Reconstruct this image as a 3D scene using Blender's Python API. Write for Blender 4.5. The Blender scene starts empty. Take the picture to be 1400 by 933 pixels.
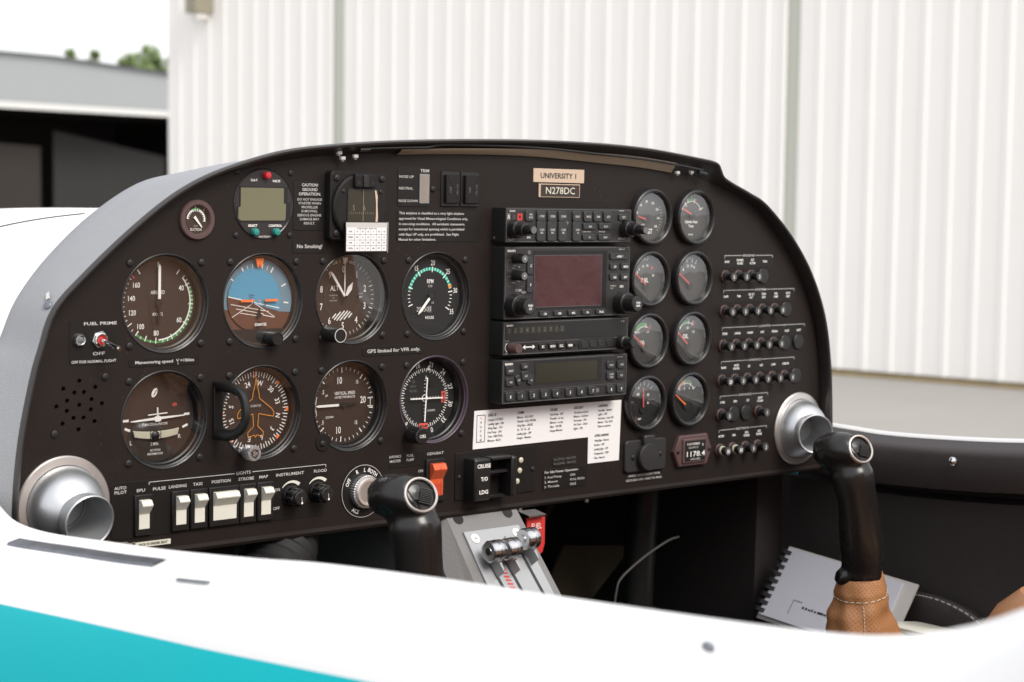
import bpy, bmesh, math, random
from mathutils import Vector, Matrix, Euler
random.seed(7)
SC = bpy.context.scene
COL = SC.collection
RAD = math.radians
# ------------------------------------------------------------------ camera, sky, sun, exposure
def basis(yaw, pitch, roll):
    return Matrix.Rotation(yaw, 3, 'Z') @ Matrix.Rotation(pitch, 3, 'X') @ Matrix.Rotation(roll, 3, 'Y')
CAM = Vector((-0.74238, -1.23417, 0.09464))
R_WORLD = basis(RAD(-41.693), RAD(-4.732), RAD(-0.70))      # level world
R_PLANE = basis(RAD(-41.693), RAD(-4.732), RAD(-1.352))     # the aircraft stands slightly banked
cd = bpy.data.cameras.new('camera'); cam = bpy.data.objects.new('camera', cd); COL.objects.link(cam)
cb = Matrix((R_WORLD.col[0], R_WORLD.col[2], -R_WORLD.col[1])).transposed()
cam.matrix_world = Matrix.Translation(CAM) @ cb.to_4x4()
cd.lens = 64.93; cd.sensor_width = 36; cd.clip_start = 0.02; cd.clip_end = 2000
cd.dof.use_dof = True; cd.dof.focus_distance = 1.54; cd.dof.aperture_fstop = 11
SC.camera = cam
SC.view_settings.view_transform = 'Standard'; SC.view_settings.look = 'None'
SC.view_settings.exposure = 0.92; SC.view_settings.gamma = 1
SUN_EL, SUN_AZ = RAD(44), RAD(176)      # azimuth clockwise from +Y
w = bpy.data.worlds.new('World'); SC.world = w; w.use_nodes = True
nt = w.node_tree; nt.nodes.clear()
sky = nt.nodes.new('ShaderNodeTexSky'); sky.sky_type = 'NISHITA'; sky.sun_disc = False
sky.sun_elevation = SUN_EL; sky.sun_rotation = SUN_AZ; sky.air_density = 1; sky.dust_density = 4
mx = nt.nodes.new('ShaderNodeMixRGB'); mx.inputs[0].default_value = 0.82
mx.inputs[2].default_value = (5.6, 5.6, 5.7, 1)              # thin bright cloud over the whole sky
bg = nt.nodes.new('ShaderNodeBackground'); bg.inputs[1].default_value = 0.13
out = nt.nodes.new('ShaderNodeOutputWorld')
nt.links.new(sky.outputs[0], mx.inputs[1]); nt.links.new(mx.outputs[0], bg.inputs[0]); nt.links.new(bg.outputs[0], out.inputs[0])
sd = bpy.data.lights.new('sun', 'SUN'); sd.energy = 1.5; sd.angle = RAD(26); sd.color = (1, .96, .9)
sun = bpy.data.objects.new('sun', sd); COL.objects.link(sun)
sdir = Vector((math.sin(SUN_AZ)*math.cos(SUN_EL), math.cos(SUN_AZ)*math.cos(SUN_EL), math.sin(SUN_EL)))
sun.rotation_euler = (-sdir).to_track_quat('-Z', 'Y').to_euler()

# ------------------------------------------------------------------ materials
MATS = {}
def mat(name, col, rough=.5, metal=0., bump=None, var=0., spec=.5, coat=0., aniso=0., ior=1.5, vscale=60, rvar=0.):
    m = bpy.data.materials.new(name); m.use_nodes = True; n = m.node_tree; b = n.nodes['Principled BSDF']
    b.inputs['Base Color'].default_value = (*col, 1); b.inputs['Roughness'].default_value = rough
    b.inputs['Metallic'].default_value = metal; b.inputs['Specular IOR Level'].default_value = spec
    b.inputs['Coat Weight'].default_value = coat; b.inputs['IOR'].default_value = ior
    b.inputs['Coat Roughness'].default_value = .08
    tc = n.nodes.new('ShaderNodeTexCoord')
    if bump:
        s, k = bump[:2]
        t = n.nodes.new('ShaderNodeTexNoise'); t.inputs['Scale'].default_value = s; t.inputs['Detail'].default_value = 3
        bp = n.nodes.new('ShaderNodeBump'); bp.inputs['Strength'].default_value = k; bp.inputs['Distance'].default_value = bump[2] if len(bump) > 2 else .001
        n.links.new(tc.outputs['Object'], t.inputs['Vector']); n.links.new(t.outputs[0], bp.inputs['Height']); n.links.new(bp.outputs[0], b.inputs['Normal'])
    if var or rvar:
        t = n.nodes.new('ShaderNodeTexNoise'); t.inputs['Scale'].default_value = vscale; t.inputs['Detail'].default_value = 6; t.inputs['Roughness'].default_value = .65
        n.links.new(tc.outputs['Object'], t.inputs['Vector'])
        if var:
            r = n.nodes.new('ShaderNodeMixRGB')
            r.inputs[1].default_value = (*[c*(1-var) for c in col], 1); r.inputs[2].default_value = (*[min(1, c*(1+var)) for c in col], 1)
            n.links.new(t.outputs[0], r.inputs[0]); n.links.new(r.outputs[0], b.inputs['Base Color'])
        if rvar:
            q = n.nodes.new('ShaderNodeMapRange'); q.inputs[1].default_value = .3; q.inputs[2].default_value = .7
            q.inputs[3].default_value = rough-rvar; q.inputs[4].default_value = rough+rvar
            n.links.new(t.outputs[0], q.inputs[0]); n.links.new(q.outputs[0], b.inputs['Roughness'])
    MATS[name] = m; return m
mat('panel', (.0148, .0104, .0090), .52, spec=.2, bump=(1400, .35, .0004), var=.12, rvar=.06, vscale=22)
mat('plate', (.0100, .0085, .008), .45, spec=.28, bump=(1200, .25, .0003), rvar=.05)
mat('black', (.010, .0095, .0095), .38, rvar=.06)
mat('matte', (.006, .0055, .0055), .7)
mat('bezel', (.016, .0155, .016), .30, bump=(900, .2, .0003), rvar=.08)
mat('violet', (.060, .042, .060), .35)
mat('brownbez', (.085, .048, .046), .45, bump=(900, .3, .0003))
mat('dvface', (.022, .016, .018), .45)
mat('knob', (.012, .0115, .0115), .33, rvar=.07)
mat('radio', (.018, .0165, .0165), .42, bump=(1500, .2, .0003), rvar=.05)
mat('capface', (.055, .053, .051), .5); mat('key', (.026, .027, .029), .45)
mat('gripblack', (.011, .0095, .009), .27, bump=(70, .12, .001), rvar=.08, vscale=30)
mat('dial', (.030, .019, .014), .55)
mat('dialg', (.040, .039, .037), .5)
mat('white', (.84, .82, .78), .55)
mat('grey', (.50, .48, .46), .6)
mat('dim', (.12, .12, .12), .6)
mat('ink', (.02, .02, .022), .6)
mat('red', (.55, .035, .03), .5)
mat('needle_red', (.62, .09, .07), .5)
mat('orange', (.95, .20, .04), .5)
mat('rocker_orange', (.62, .09, .025), .45)
mat('amber', (.65, .25, .03), .5)
mat('green', (.05, .30, .08), .5)
mat('teal_arc', (.0, .42, .30), .5)
mat('teal_btn', (.02, .22, .19), .4)
mat('red_btn', (.50, .02, .03), .35)
mat('skyblue', (.085, .30, .46), .45)
mat('skyring', (.16, .26, .33), .45)
mat('earth', (.12, .050, .030), .5)
mat('cream', (.66, .64, .56), .38, var=.04)
mat('tubecream', (.52, .49, .38), .3)
mat('lcd', (.155, .150, .095), .25)
mat('lcd_dark', (.030, .027, .018), .2)
mat('screen', (.060, .020, .022), .3, bump=(28, .5, .004), var=.45, vscale=26, spec=.35)
mat('paper', (.74, .72, .72), .6, var=.03)
mat('page', (.54, .545, .61), .6)
mat('tan_label', (.52, .40, .30), .5)
mat('tape', (.62, .60, .50), .5)
mat('striptan', (.27, .215, .155), .5)
mat('steel', (.62, .62, .63), .25, 1.)
mat('alu', (.60, .615, .63), .40, .92, bump=(500, .15, .0004), rvar=.08, vscale=30)
mat('alu_warm', (.60, .57, .55), .42, .9, rvar=.06)
mat('alu_matte', (.36, .37, .38), .45, .5); mat('midgrey', (.22, .21, .20), .5)
mat('ring', (.70, .64, .60), .3, .6)
mat('chrome', (.75, .75, .76), .10, 1.)
mat('screwblack', (.016, .014, .014), .5, spec=.4)
mat('whitepaint', (.80, .80, .80), .32, spec=.10)
mat('tealpaint', (.0, .42, .47), .25, coat=.4)
mat('vinyl', (.235, .245, .26), .46, bump=(900, .45, .0009), var=.05)
mat('lip', (.030, .026, .025), .36, bump=(600, .5, .0006), rvar=.05)
mat('lipgrey', (.12, .115, .115), .4)
mat('trimleather', (.034, .027, .026), .5, bump=(420, .35, .0006), var=.1)
mat('interior', (.030, .0245, .0235), .62, bump=(200, .4, .001), var=.15)
mat('carpet', (.045, .036, .030), .95, bump=(500, 1, .003))
mat('pedestal', (.17, .166, .163), .45, bump=(420, .6, .0006), var=.06)
mat('rubber', (.018, .017, .017), .55)
mat('violetwall', (.02, .02, .02), .6)
mat('latch', (.15, .16, .18), .35, .6, var=.8, vscale=45)
mat('cladding', (.88, .86, .83), .45, var=.03, vscale=1.5)
mat('seam', (.52, .53, .46), .6)
mat('basetrim', (.30, .23, .12), .7, var=.3, vscale=6)
mat('fascia', (.31, .325, .335), .5, var=.04, vscale=.5)
mat('fasciaedge', (.62, .62, .60), .5)
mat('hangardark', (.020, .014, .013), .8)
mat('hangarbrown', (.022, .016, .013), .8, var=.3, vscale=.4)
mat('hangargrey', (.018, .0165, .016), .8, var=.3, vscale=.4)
mat('concrete', (.30, .288, .27), .85, bump=(40, .3, .004), var=.14, vscale=.6)
mat('leaf', (.15, .21, .07), .6, var=.35, vscale=3)
mat('bark', (.09, .065, .045), .9, var=.3, vscale=8)
mat('lampbeige', (.30, .27, .20), .5)
def leather(name, col, perf=True):
    m = mat(name, col, .48, var=.10, vscale=25); n = m.node_tree; b = n.nodes['Principled BSDF']
    tc = n.nodes.new('ShaderNodeTexCoord'); uv = n.nodes.new('ShaderNodeUVMap')
    f = n.nodes.new('ShaderNodeTexNoise'); f.inputs['Scale'].default_value = 260; f.inputs['Detail'].default_value = 4
    n.links.new(tc.outputs['Object'], f.inputs['Vector'])
    bp = n.nodes.new('ShaderNodeBump'); bp.inputs['Strength'].default_value = .5; bp.inputs['Distance'].default_value = .0008
    n.links.new(f.outputs[0], bp.inputs['Height']); n.links.new(bp.outputs[0], b.inputs['Normal'])
    if perf:
        # punched holes on a staggered grid laid out on the hide (uv in millimetres)
        vm = n.nodes.new('ShaderNodeVectorMath'); vm.operation = 'SCALE'; vm.inputs['Scale'].default_value = 1/3.0
        rot = n.nodes.new('ShaderNodeVectorRotate'); rot.inputs['Angle'].default_value = RAD(45)
        fr = n.nodes.new('ShaderNodeVectorMath'); fr.operation = 'FRACTION'
        sb = n.nodes.new('ShaderNodeVectorMath'); sb.operation = 'SUBTRACT'; sb.inputs[1].default_value = (.5, .5, 0)
        ln = n.nodes.new('ShaderNodeVectorMath'); ln.operation = 'LENGTH'
        lt = n.nodes.new('ShaderNodeMath'); lt.operation = 'LESS_THAN'; lt.inputs[1].default_value = .14
        n.links.new(uv.outputs[0], vm.inputs[0]); n.links.new(vm.outputs[0], rot.inputs['Vector']); n.links.new(rot.outputs[0], fr.inputs[0])
        n.links.new(fr.outputs[0], sb.inputs[0]); n.links.new(sb.outputs[0], ln.inputs[0]); n.links.new(ln.outputs['Value'], lt.inputs[0])
        mixc = n.nodes.new('ShaderNodeMixRGB'); mixc.inputs[2].default_value = (.04, .02, .01, 1)
        src = b.inputs['Base Color'].links[0].from_socket
        n.links.new(src, mixc.inputs[1]); n.links.new(lt.outputs[0], mixc.inputs[0]); n.links.new(mixc.outputs[0], b.inputs['Base Color'])
    return m
def dusty(m, scale, thr, amt, col):
    m = MATS[m]; n = m.node_tree; b = n.nodes['Principled BSDF']; tc = n.nodes.new('ShaderNodeTexCoord')
    v = n.nodes.new('ShaderNodeTexVoronoi'); v.inputs['Scale'].default_value = scale; n.links.new(tc.outputs['Object'], v.inputs['Vector'])
    k = n.nodes.new('ShaderNodeTexNoise'); k.inputs['Scale'].default_value = 14; k.inputs['Detail'].default_value = 5; n.links.new(tc.outputs['Object'], k.inputs['Vector'])
    a = n.nodes.new('ShaderNodeMath'); a.operation = 'LESS_THAN'; a.inputs[1].default_value = thr; n.links.new(v.outputs['Distance'], a.inputs[0])
    c = n.nodes.new('ShaderNodeMapRange'); c.inputs[1].default_value = .52; c.inputs[2].default_value = .72; c.inputs[4].default_value = amt; n.links.new(k.outputs[0], c.inputs[0])
    d = n.nodes.new('ShaderNodeMath'); d.operation = 'MULTIPLY'; n.links.new(a.outputs[0], d.inputs[0]); n.links.new(c.outputs[0], d.inputs[1])
    x = n.nodes.new('ShaderNodeMixRGB'); x.inputs[2].default_value = (*col, 1); n.links.new(b.inputs['Base Color'].links[0].from_socket, x.inputs[1]); n.links.new(d.outputs[0], x.inputs[0]); n.links.new(x.outputs[0], b.inputs['Base Color'])
dusty('panel', 220, .10, .5, (.20, .17, .14)); dusty('vinyl', 300, .08, .2, (.5, .5, .5))
leather('tanleather', (.37, .17, .068)); leather('seatleather', (.40, .19, .085), False)
def glassmat(name, ior, rough=.015, tint=(1, 1, 1)):
    m = bpy.data.materials.new(name); m.use_nodes = True; n = m.node_tree; n.nodes.clear()
    o = n.nodes.new('ShaderNodeOutputMaterial'); mx = n.nodes.new('ShaderNodeMixShader')
    t = n.nodes.new('ShaderNodeBsdfTransparent'); t.inputs[0].default_value = (*tint, 1)
    g = n.nodes.new('ShaderNodeBsdfGlossy'); g.inputs['Roughness'].default_value = rough
    f = n.nodes.new('ShaderNodeFresnel'); ge = n.nodes.new('ShaderNodeNewGeometry'); mr = n.nodes.new('ShaderNodeMapRange')   # a thin pane: same reflectance from both faces
    mr.inputs[3].default_value = ior; mr.inputs[4].default_value = 1/ior; n.links.new(ge.outputs['Backfacing'], mr.inputs[0]); n.links.new(mr.outputs[0], f.inputs[0])
    n.links.new(f.outputs[0], mx.inputs[0]); n.links.new(t.outputs[0], mx.inputs[1]); n.links.new(g.outputs[0], mx.inputs[2]); n.links.new(mx.outputs[0], o.inputs[0])
    MATS[name] = m
glassmat('glass', 2.2); glassmat('glass_low', 1.22); glassmat('glass_soft', 1.7, .06)

# ------------------------------------------------------------------ geometry builder (millimetres in, metres out)
FONT = {}
def glyphs(s, bold):
    k = (s, bold)
    if k not in FONT:
        c = bpy.data.curves.new('lettering', 'FONT'); c.body = s; c.size = 1; c.resolution_u = 2; c.align_x = 'CENTER'; c.fill_mode = 'FRONT'
        c.offset = bold
        o = bpy.data.objects.new('lettering', c); COL.objects.link(o)
        dg = bpy.context.evaluated_depsgraph_get(); me = o.evaluated_get(dg).to_mesh()
        v = [(p.co.x, p.co.y) for p in me.vertices]; f = [tuple(p.vertices) for p in me.polygons]
        o.evaluated_get(dg).to_mesh_clear(); bpy.data.objects.remove(o); bpy.data.curves.remove(c)
        FONT[k] = (v, f)
    return FONT[k]
_hv = glyphs('H', 0)[0]; CAP = max(v[1] for v in _hv) - min(v[1] for v in _hv)
def catmull(pts, n):
    r = []
    for i in range(len(pts)-1):
        p0 = pts[max(i-1, 0)]; p1 = pts[i]; p2 = pts[i+1]; p3 = pts[min(i+2, len(pts)-1)]
        for k in range(n):
            t = k/n
            r.append(tuple(.5*((2*b)+(-a+c)*t+(2*a-5*b+4*c-d)*t*t+(-a+3*b-3*c+d)*t**3) for a, b, c, d in zip(p0, p1, p2, p3)))
    r.append(tuple(pts[-1])); return r
def circ(r, n=40, cx=0, cz=0, a0=0): return [(cx+r*math.cos(a0+2*math.pi*i/n), cz+r*math.sin(a0+2*math.pi*i/n)) for i in range(n)]
def rrect(cx, cz, w, h, r=1., n=4):
    p = []; r = min(r, w/2-.01, h/2-.01)
    for sx, sz, a in ((1, 1, 0), (-1, 1, 90), (-1, -1, 180), (1, -1, 270)):
        for i in range(n+1):
            t = RAD(a+90*i/n); p.append((cx+sx*(w/2-r)+r*math.cos(t), cz+sz*(h/2-r)+r*math.sin(t)))
    return p
def pol(a, r): a = RAD(a); return (r*math.sin(a), r*math.cos(a))      # clock angle
class G:
    def __init__(s): s.v = []; s.f = []; s.m = []; s.slots = []; s.M = None; s.uv = None
    def mi(s, m):
        if m not in s.slots: s.slots.append(m)
        return s.slots.index(m)
    def add(s, vs, fs, m):
        o = len(s.v)
        for p in vs:
            p = Vector(p); s.v.append(tuple(s.M @ p) if s.M else tuple(p))
        i = s.mi(m)
        for f in fs: s.f.append(tuple(o+k for k in f)); s.m.append(i)
    # face coordinates: x right, z up, d towards the pilot (-y)
    def prism(s, pts, d0, d1, m, bev=0, back=False, top=None):
        n = len(pts); rings = [[(x, -d0, z) for x, z in pts]]
        if bev:
            rings.append([(x, -(d1-bev*(1 if d1 > d0 else -1)), z) for x, z in pts]); ins = inset(pts, bev); rings.append([(x, -d1, z) for x, z in ins])
        else: rings.append([(x, -d1, z) for x, z in pts])
        vs = [p for r in rings for p in r]; fs = []
        for k in range(len(rings)-1):
            for i in range(n): j = (i+1) % n; fs.append((k*n+i, k*n+j, (k+1)*n+j, (k+1)*n+i))
        if back: fs.append(tuple(range(n)))
        s.add(vs, fs, m); s.add(rings[-1], [tuple(range(n))], top or m)
    def box(s, x0, x1, z0, z1, d0, d1, m, bev=.0, back=False, r=.3): s.prism(rrect((x0+x1)/2, (z0+z1)/2, x1-x0, z1-z0, r, 2) if r else [(x0, z0), (x1, z0), (x1, z1), (x0, z1)], d0, d1, m, bev, back)
    def flat(s, pts, d, m): s.add([(x, -d, z) for x, z in pts], [tuple(range(len(pts)))], m)
    def rect(s, x0, x1, z0, z1, d, m): s.flat([(x0, z0), (x1, z0), (x1, z1), (x0, z1)], d, m)
    def lathe(s, prof, m, n=40, cx=0, cz=0, cap=False):
        vs = []; fs = []
        for r, d in prof:
            vs += [(cx+r*math.cos(2*math.pi*i/n), -d, cz+r*math.sin(2*math.pi*i/n)) for i in range(n)]
        for k in range(len(prof)-1):
            for i in range(n): j = (i+1) % n; fs.append((k*n+i, k*n+j, (k+1)*n+j, (k+1)*n+i))
        if cap: fs.append(tuple((len(prof)-1)*n+i for i in range(n)))
        s.add(vs, fs, m)
    def disc(s, r, d, m, cx=0, cz=0, n=40): s.flat(circ(r, n, cx, cz), d, m)
    def line(s, p, q, w, d, m):
        a = Vector(p); b = Vector(q); t = (b-a).normalized(); nn = Vector((-t.y, t.x))*w/2
        s.flat([tuple(a+nn), tuple(b+nn), tuple(b-nn), tuple(a-nn)], d, m)
    def poly(s, pts, w, d, m, close=False):
        if close: pts = list(pts)+[pts[0]]
        for a, b in zip(pts, pts[1:]): s.line(a, b, w, d, m)
    def tick(s, a, r0, r1, w, d, m, cx=0, cz=0):
        p = pol(a, r0); q = pol(a, r1); s.line((p[0]+cx, p[1]+cz), (q[0]+cx, q[1]+cz), w, d, m)
    def arc(s, a0, a1, r0, r1, d, m, cx=0, cz=0):
        n = max(3, int(abs(a1-a0)/4)); vs = []
        for i in range(n+1):
            a = a0+(a1-a0)*i/n; p = pol(a, r0); q = pol(a, r1); vs += [(p[0]+cx, -d, p[1]+cz), (q[0]+cx, -d, q[1]+cz)]
        s.add(vs, [(2*i, 2*i+1, 2*i+3, 2*i+2) for i in range(n)], m)
    def text(s, t, x, z, h, m='white', d=.3, rot=0, sx=1., al='C', bold=0.):
        bold = round(bold+(.005 if h < 2.6 else .003), 4)
        v, f = glyphs(t, bold); k = h/CAP; xs = [p[0] for p in v]
        if not xs: return
        off = 0 if al == 'C' else (-min(xs) if al == 'L' else -max(xs)); c, q = math.cos(RAD(-rot)), math.sin(RAD(-rot)); vs = []
        for a, b in v:
            a = (a+off)*k*sx; b = b*k-h/2; vs.append((x+a*c-b*q, -d, z+a*q+b*c))
        s.add(vs, f, m)
    def fit(s, t, x0, x1, z, h, m='white', d=.3, bold=0.):       # lettering squeezed to a width
        v, f = glyphs(t, round(bold+(.005 if h < 2.6 else .003), 4)); xs = [p[0] for p in v]; k = h/CAP; s.text(t, (x0+x1)/2, z, h, m, d, sx=(x1-x0)/((max(xs)-min(xs))*k), bold=bold)
    def tube(s, path, r, m, n=10, caps=True, ell=None):
        P = [Vector(p) for p in path]; vs = []; fs = []; up = None
        for i, p in enumerate(P):
            t = (P[min(i+1, len(P)-1)]-P[max(i-1, 0)]).normalized()
            if up is None: up = t.orthogonal().normalized()
            up = (up-t*up.dot(t)).normalized(); sd = t.cross(up); rr = r[i] if isinstance(r, (list, tuple)) else r
            for k in range(n):
                a = 2*math.pi*k/n; vs.append(p+up*rr*math.cos(a)+sd*rr*math.sin(a)*(ell or 1))
        for i in range(len(P)-1):
            for k in range(n): j = (k+1) % n; fs.append((i*n+k, i*n+j, (i+1)*n+j, (i+1)*n+k))
        if caps: fs.append(tuple(range(n))); fs.append(tuple((len(P)-1)*n+k for k in range(n)))
        s.add(vs, fs, m)
    def loft(s, rings, m, closed=True, caps=(False, False)):
        n = len(rings[0]); vs = [p for r in rings for p in r]; fs = []
        for k in range(len(rings)-1):
            for i in range(n if closed else n-1): j = (i+1) % n; fs.append((k*n+i, k*n+j, (k+1)*n+j, (k+1)*n+i))
        if caps[0]: fs.append(tuple(range(n)))
        if caps[1]: fs.append(tuple((len(rings)-1)*n+i for i in range(n)))
        s.add(vs, fs, m)
    def block(s, x0, x1, y0, y1, z0, z1, m):
        s.add([(x, y, z) for x in (x0, x1) for y in (y0, y1) for z in (z0, z1)], [(0, 1, 3, 2), (4, 5, 7, 6), (0, 1, 5, 4), (2, 3, 7, 6), (0, 2, 6, 4), (1, 3, 7, 5)], m)
    def build(s, name, parent=None, loc=(0, 0, 0), label=None, smooth=35, scale=.001, **props):
        me = bpy.data.meshes.new(name); me.from_pydata([tuple(c*scale for c in v) for v in s.v], [], s.f)
        for k in s.slots: me.materials.append(MATS[k])
        me.polygons.foreach_set('material_index', s.m)
        bm = bmesh.new(); bm.from_mesh(me); bmesh.ops.recalc_face_normals(bm, faces=bm.faces)
        if smooth and len(bm.verts):
            vd = bmesh.ops.remove_doubles(bm, verts=bm.verts, dist=2e-6)
        bm.to_mesh(me); bm.free()
        if smooth: me.shade_smooth(); me.set_sharp_from_angle(angle=RAD(smooth))
        o = bpy.data.objects.new(name, me); COL.objects.link(o); o.location = [c*scale for c in loc]
        if parent: o.parent = parent
        if label: o['label'] = label
        for k, v in props.items(): o[k] = v
        return o
def inset(pts, b):
    n = len(pts); area = sum(pts[i][0]*pts[(i+1) % n][1]-pts[(i+1) % n][0]*pts[i][1] for i in range(n)); sg = 1 if area > 0 else -1; r = []
    for i in range(n):
        p = Vector(pts[i-1]); c = Vector(pts[i]); q = Vector(pts[(i+1) % n]); e1 = (c-p); e2 = (q-c)
        e1 = e1.normalized() if e1.length > 1e-9 else e2.normalized(); e2 = e2.normalized() if e2.length > 1e-9 else e1
        nn = Vector((-e1.y-e2.y, e1.x+e2.x)); nn = nn.normalized()*sg if nn.length > 1e-6 else Vector((0, 0)); k = max(.5, abs(nn.dot(Vector((-e1.y, e1.x)))))
        r.append(tuple(c+nn*b/k))
    return r
def inst(src, parent, loc, name=None, rot=0):
    o = src.copy(); COL.objects.link(o); o.parent = parent; o.location = [c*.001 for c in loc]; o.rotation_euler = (0, rot, 0); return o

# ------------------------------------------------------------------ the setting: ground, hangars, trees
GZ = CAM.z-1.5
def W(name, **p):
    o = bpy.data.objects.new(name, None); COL.objects.link(o)
    for k, v in p.items(): o[k] = v
    return o
g = G(); g.add([(-300, -300, GZ), (300, -300, GZ), (300, 300, GZ), (-300, 300, GZ)], [(0, 1, 2, 3)], 'concrete')
g.build('ground', smooth=0, scale=1, kind='structure')
# white ribbed hangar along the right and behind
A = Vector((11.35, 8.32)); B = Vector((9.99, 16.53)); dW = (A-B).normalized(); nW = Vector((dW.y, -dW.x))     # nW points away from the camera side
if nW.dot(Vector((CAM.x, CAM.y))-B) > 0: nW = -nW
WL, WH = 24.0, 7.5
hangar = W('hangar', label='white ribbed metal hangar filling the view behind the aircraft', category='hangar')
hangar.location = (B.x, B.y, GZ)
def wall_sheet(s0, s1, pitch=.236):
    g = G(); prof = []; s = s0
    while s < s1-.01:
        e = min(s+pitch, s1); L = e-s
        for t, h in ((0, 0), (.66, 0), (.73, .013), (.88, .013), (.95, 0)): prof.append((s+L*t, h))
        s = e
    prof.append((s1, 0)); vs = []
    for t, h in prof:
        p = dW*t-nW*h; vs += [(p.x, p.y, .05), (p.x, p.y, WH)]
    g.add(vs, [(2*i, 2*i+1, 2*i+3, 2*i+2) for i in range(len(prof)-1)], 'cladding'); return g
SEAMS = (2.60, 7.85)
cuts = [0.0, SEAMS[0]-.075, SEAMS[0]+.075, SEAMS[1]-.06, SEAMS[1]+.06, WL]
for a, b in ((cuts[0], cuts[1]), (cuts[2], cuts[3]), (cuts[4], cuts[5])):
    wall_sheet(a, b).build('wall_panel', hangar, scale=1, smooth=0)
for s in SEAMS:
    g = G(); p = dW*(s-.08)+nW*.012; q = dW*(s+.08)+nW*.012
    g.add([(p.x, p.y, .0), (q.x, q.y, 0), (q.x, q.y, WH), (p.x, p.y, WH)], [(0, 1, 2, 3)], 'seam'); g.build('door_gap', hangar, scale=1, smooth=0)
g = G(); p = dW*WL; off = -nW*.035; vs = []
for q in (off, dW*WL+off, dW*WL+nW*.02, nW*.02):
    vs += [(q.x, q.y, 0), (q.x, q.y, .035)]
g.add(vs, [(0, 2, 3, 1), (1, 3, 5, 7), (0, 1, 7, 6), (2, 4, 5, 3)], 'basetrim'); g.build('base_trim', hangar, scale=1, smooth=0)
g = G(); cs = [Vector((0, 0)), dW*WL, dW*WL+nW*14, nW*14]; vs = []
for q in cs: vs += [(q.x, q.y, 0), (q.x, q.y, WH)]
g.add(vs, [(2, 4, 5, 3), (4, 6, 7, 5), (6, 0, 1, 7)], 'cladding')
r0 = dW*-.2-nW*.25; r1 = dW*(WL+.2)-nW*.25; r2 = dW*(WL+.2)+nW*14.2; r3 = dW*-.2+nW*14.2; m0 = (r0+r3)/2; m1 = (r1+r2)/2
g.add([(r0.x, r0.y, WH), (r1.x, r1.y, WH), (m1.x, m1.y, WH+1.4), (m0.x, m0.y, WH+1.4), (r2.x, r2.y, WH), (r3.x, r3.y, WH)], [(0, 1, 2, 3), (3, 2, 4, 5), (0, 3, 5), (1, 4, 2)], 'fascia')
g.build('hangar_shell', hangar, scale=1, smooth=0)
g = G(); 
q = dW*.62-nW*.10
g.block(q.x-.11, q.x+.11, q.y-.10, q.y+.10, 3.32, 3.62, 'lampbeige'); g.block(q.x-.07, q.x+.07, q.y-.07, q.y+.07, 3.26, 3.318, 'white')
g.build('wall_lamp', hangar, scale=1, smooth=0)
# open grey hangar far left
far = W('open_hangar', label='low open hangar with pale grey fascia over its dark door opening', category='hangar')
L0 = Vector((18.5, 37.9)); R0 = Vector((23.7, 39.4)); dF = (R0-L0).normalized(); nF = Vector((-dF.y, dF.x))
far.location = (L0.x, L0.y, GZ)
HB, HT = 3.2, 4.43
def fq(t, k): p = dF*t+nF*k; return p
def quad(g, a, b, z0, z1, m, z1b=None): g.add([(a.x, a.y, z0), (b.x, b.y, z0), (b.x, b.y, z1 if z1b is None else z1b), (a.x, a.y, z1)], [(0, 1, 2, 3)], m)
g = G(); quad(g, fq(-26, 0), fq(1.6, 0), HB, HT, 'fascia'); quad(g, fq(1.6, 0), fq(16, 0), HB, HT, 'fascia', HT-.62)
quad(g, fq(-26, -.06), fq(16, -.06), HB-.03, HB+.12, 'fasciaedge'); g.add([(*fq(-26, -.06), HB-.03), (*fq(16, -.06), HB-.03), (*fq(16, .1), HB-.03), (*fq(-26, .1), HB-.03)], [(0, 1, 2, 3)], 'fasciaedge')
g.build('fascia', far, scale=1, smooth=0)
g = G(); a, b, c, d = fq(-26, -.15), fq(1.6, -.15), fq(1.6, 14), fq(-26, 14)
g.add([(*a, HT+.01), (*b, HT+.01), (*c, HT+.01), (*d, HT+.01)], [(0, 1, 2, 3)], 'fasciaedge')
a, b, c, d = fq(1.6, -.15), fq(16, -.15), fq(16, 14), fq(1.6, 14)
g.add([(*a, HT+.01), (*b, HT-.6), (*c, HT-.6), (*d, HT+.01)], [(0, 1, 2, 3)], 'fasciaedge'); g.build('roof', far, scale=1, smooth=0)
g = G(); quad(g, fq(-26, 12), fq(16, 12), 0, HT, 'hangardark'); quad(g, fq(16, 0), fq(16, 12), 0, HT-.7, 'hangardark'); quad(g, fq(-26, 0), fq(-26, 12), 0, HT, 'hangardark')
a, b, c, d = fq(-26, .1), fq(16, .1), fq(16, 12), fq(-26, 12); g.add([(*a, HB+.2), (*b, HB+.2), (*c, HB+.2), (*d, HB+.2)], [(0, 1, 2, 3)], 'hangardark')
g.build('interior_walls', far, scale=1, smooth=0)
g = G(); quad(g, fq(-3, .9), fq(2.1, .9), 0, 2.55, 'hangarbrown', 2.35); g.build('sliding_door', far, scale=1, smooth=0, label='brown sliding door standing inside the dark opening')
g = G(); quad(g, fq(2.7, 1.1), fq(6.6, 1.1), 0, 2.75, 'hangargrey', 2.2); g.build('sliding_door', far, scale=1, smooth=0, label='dark grey sliding door standing inside the opening')
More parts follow.
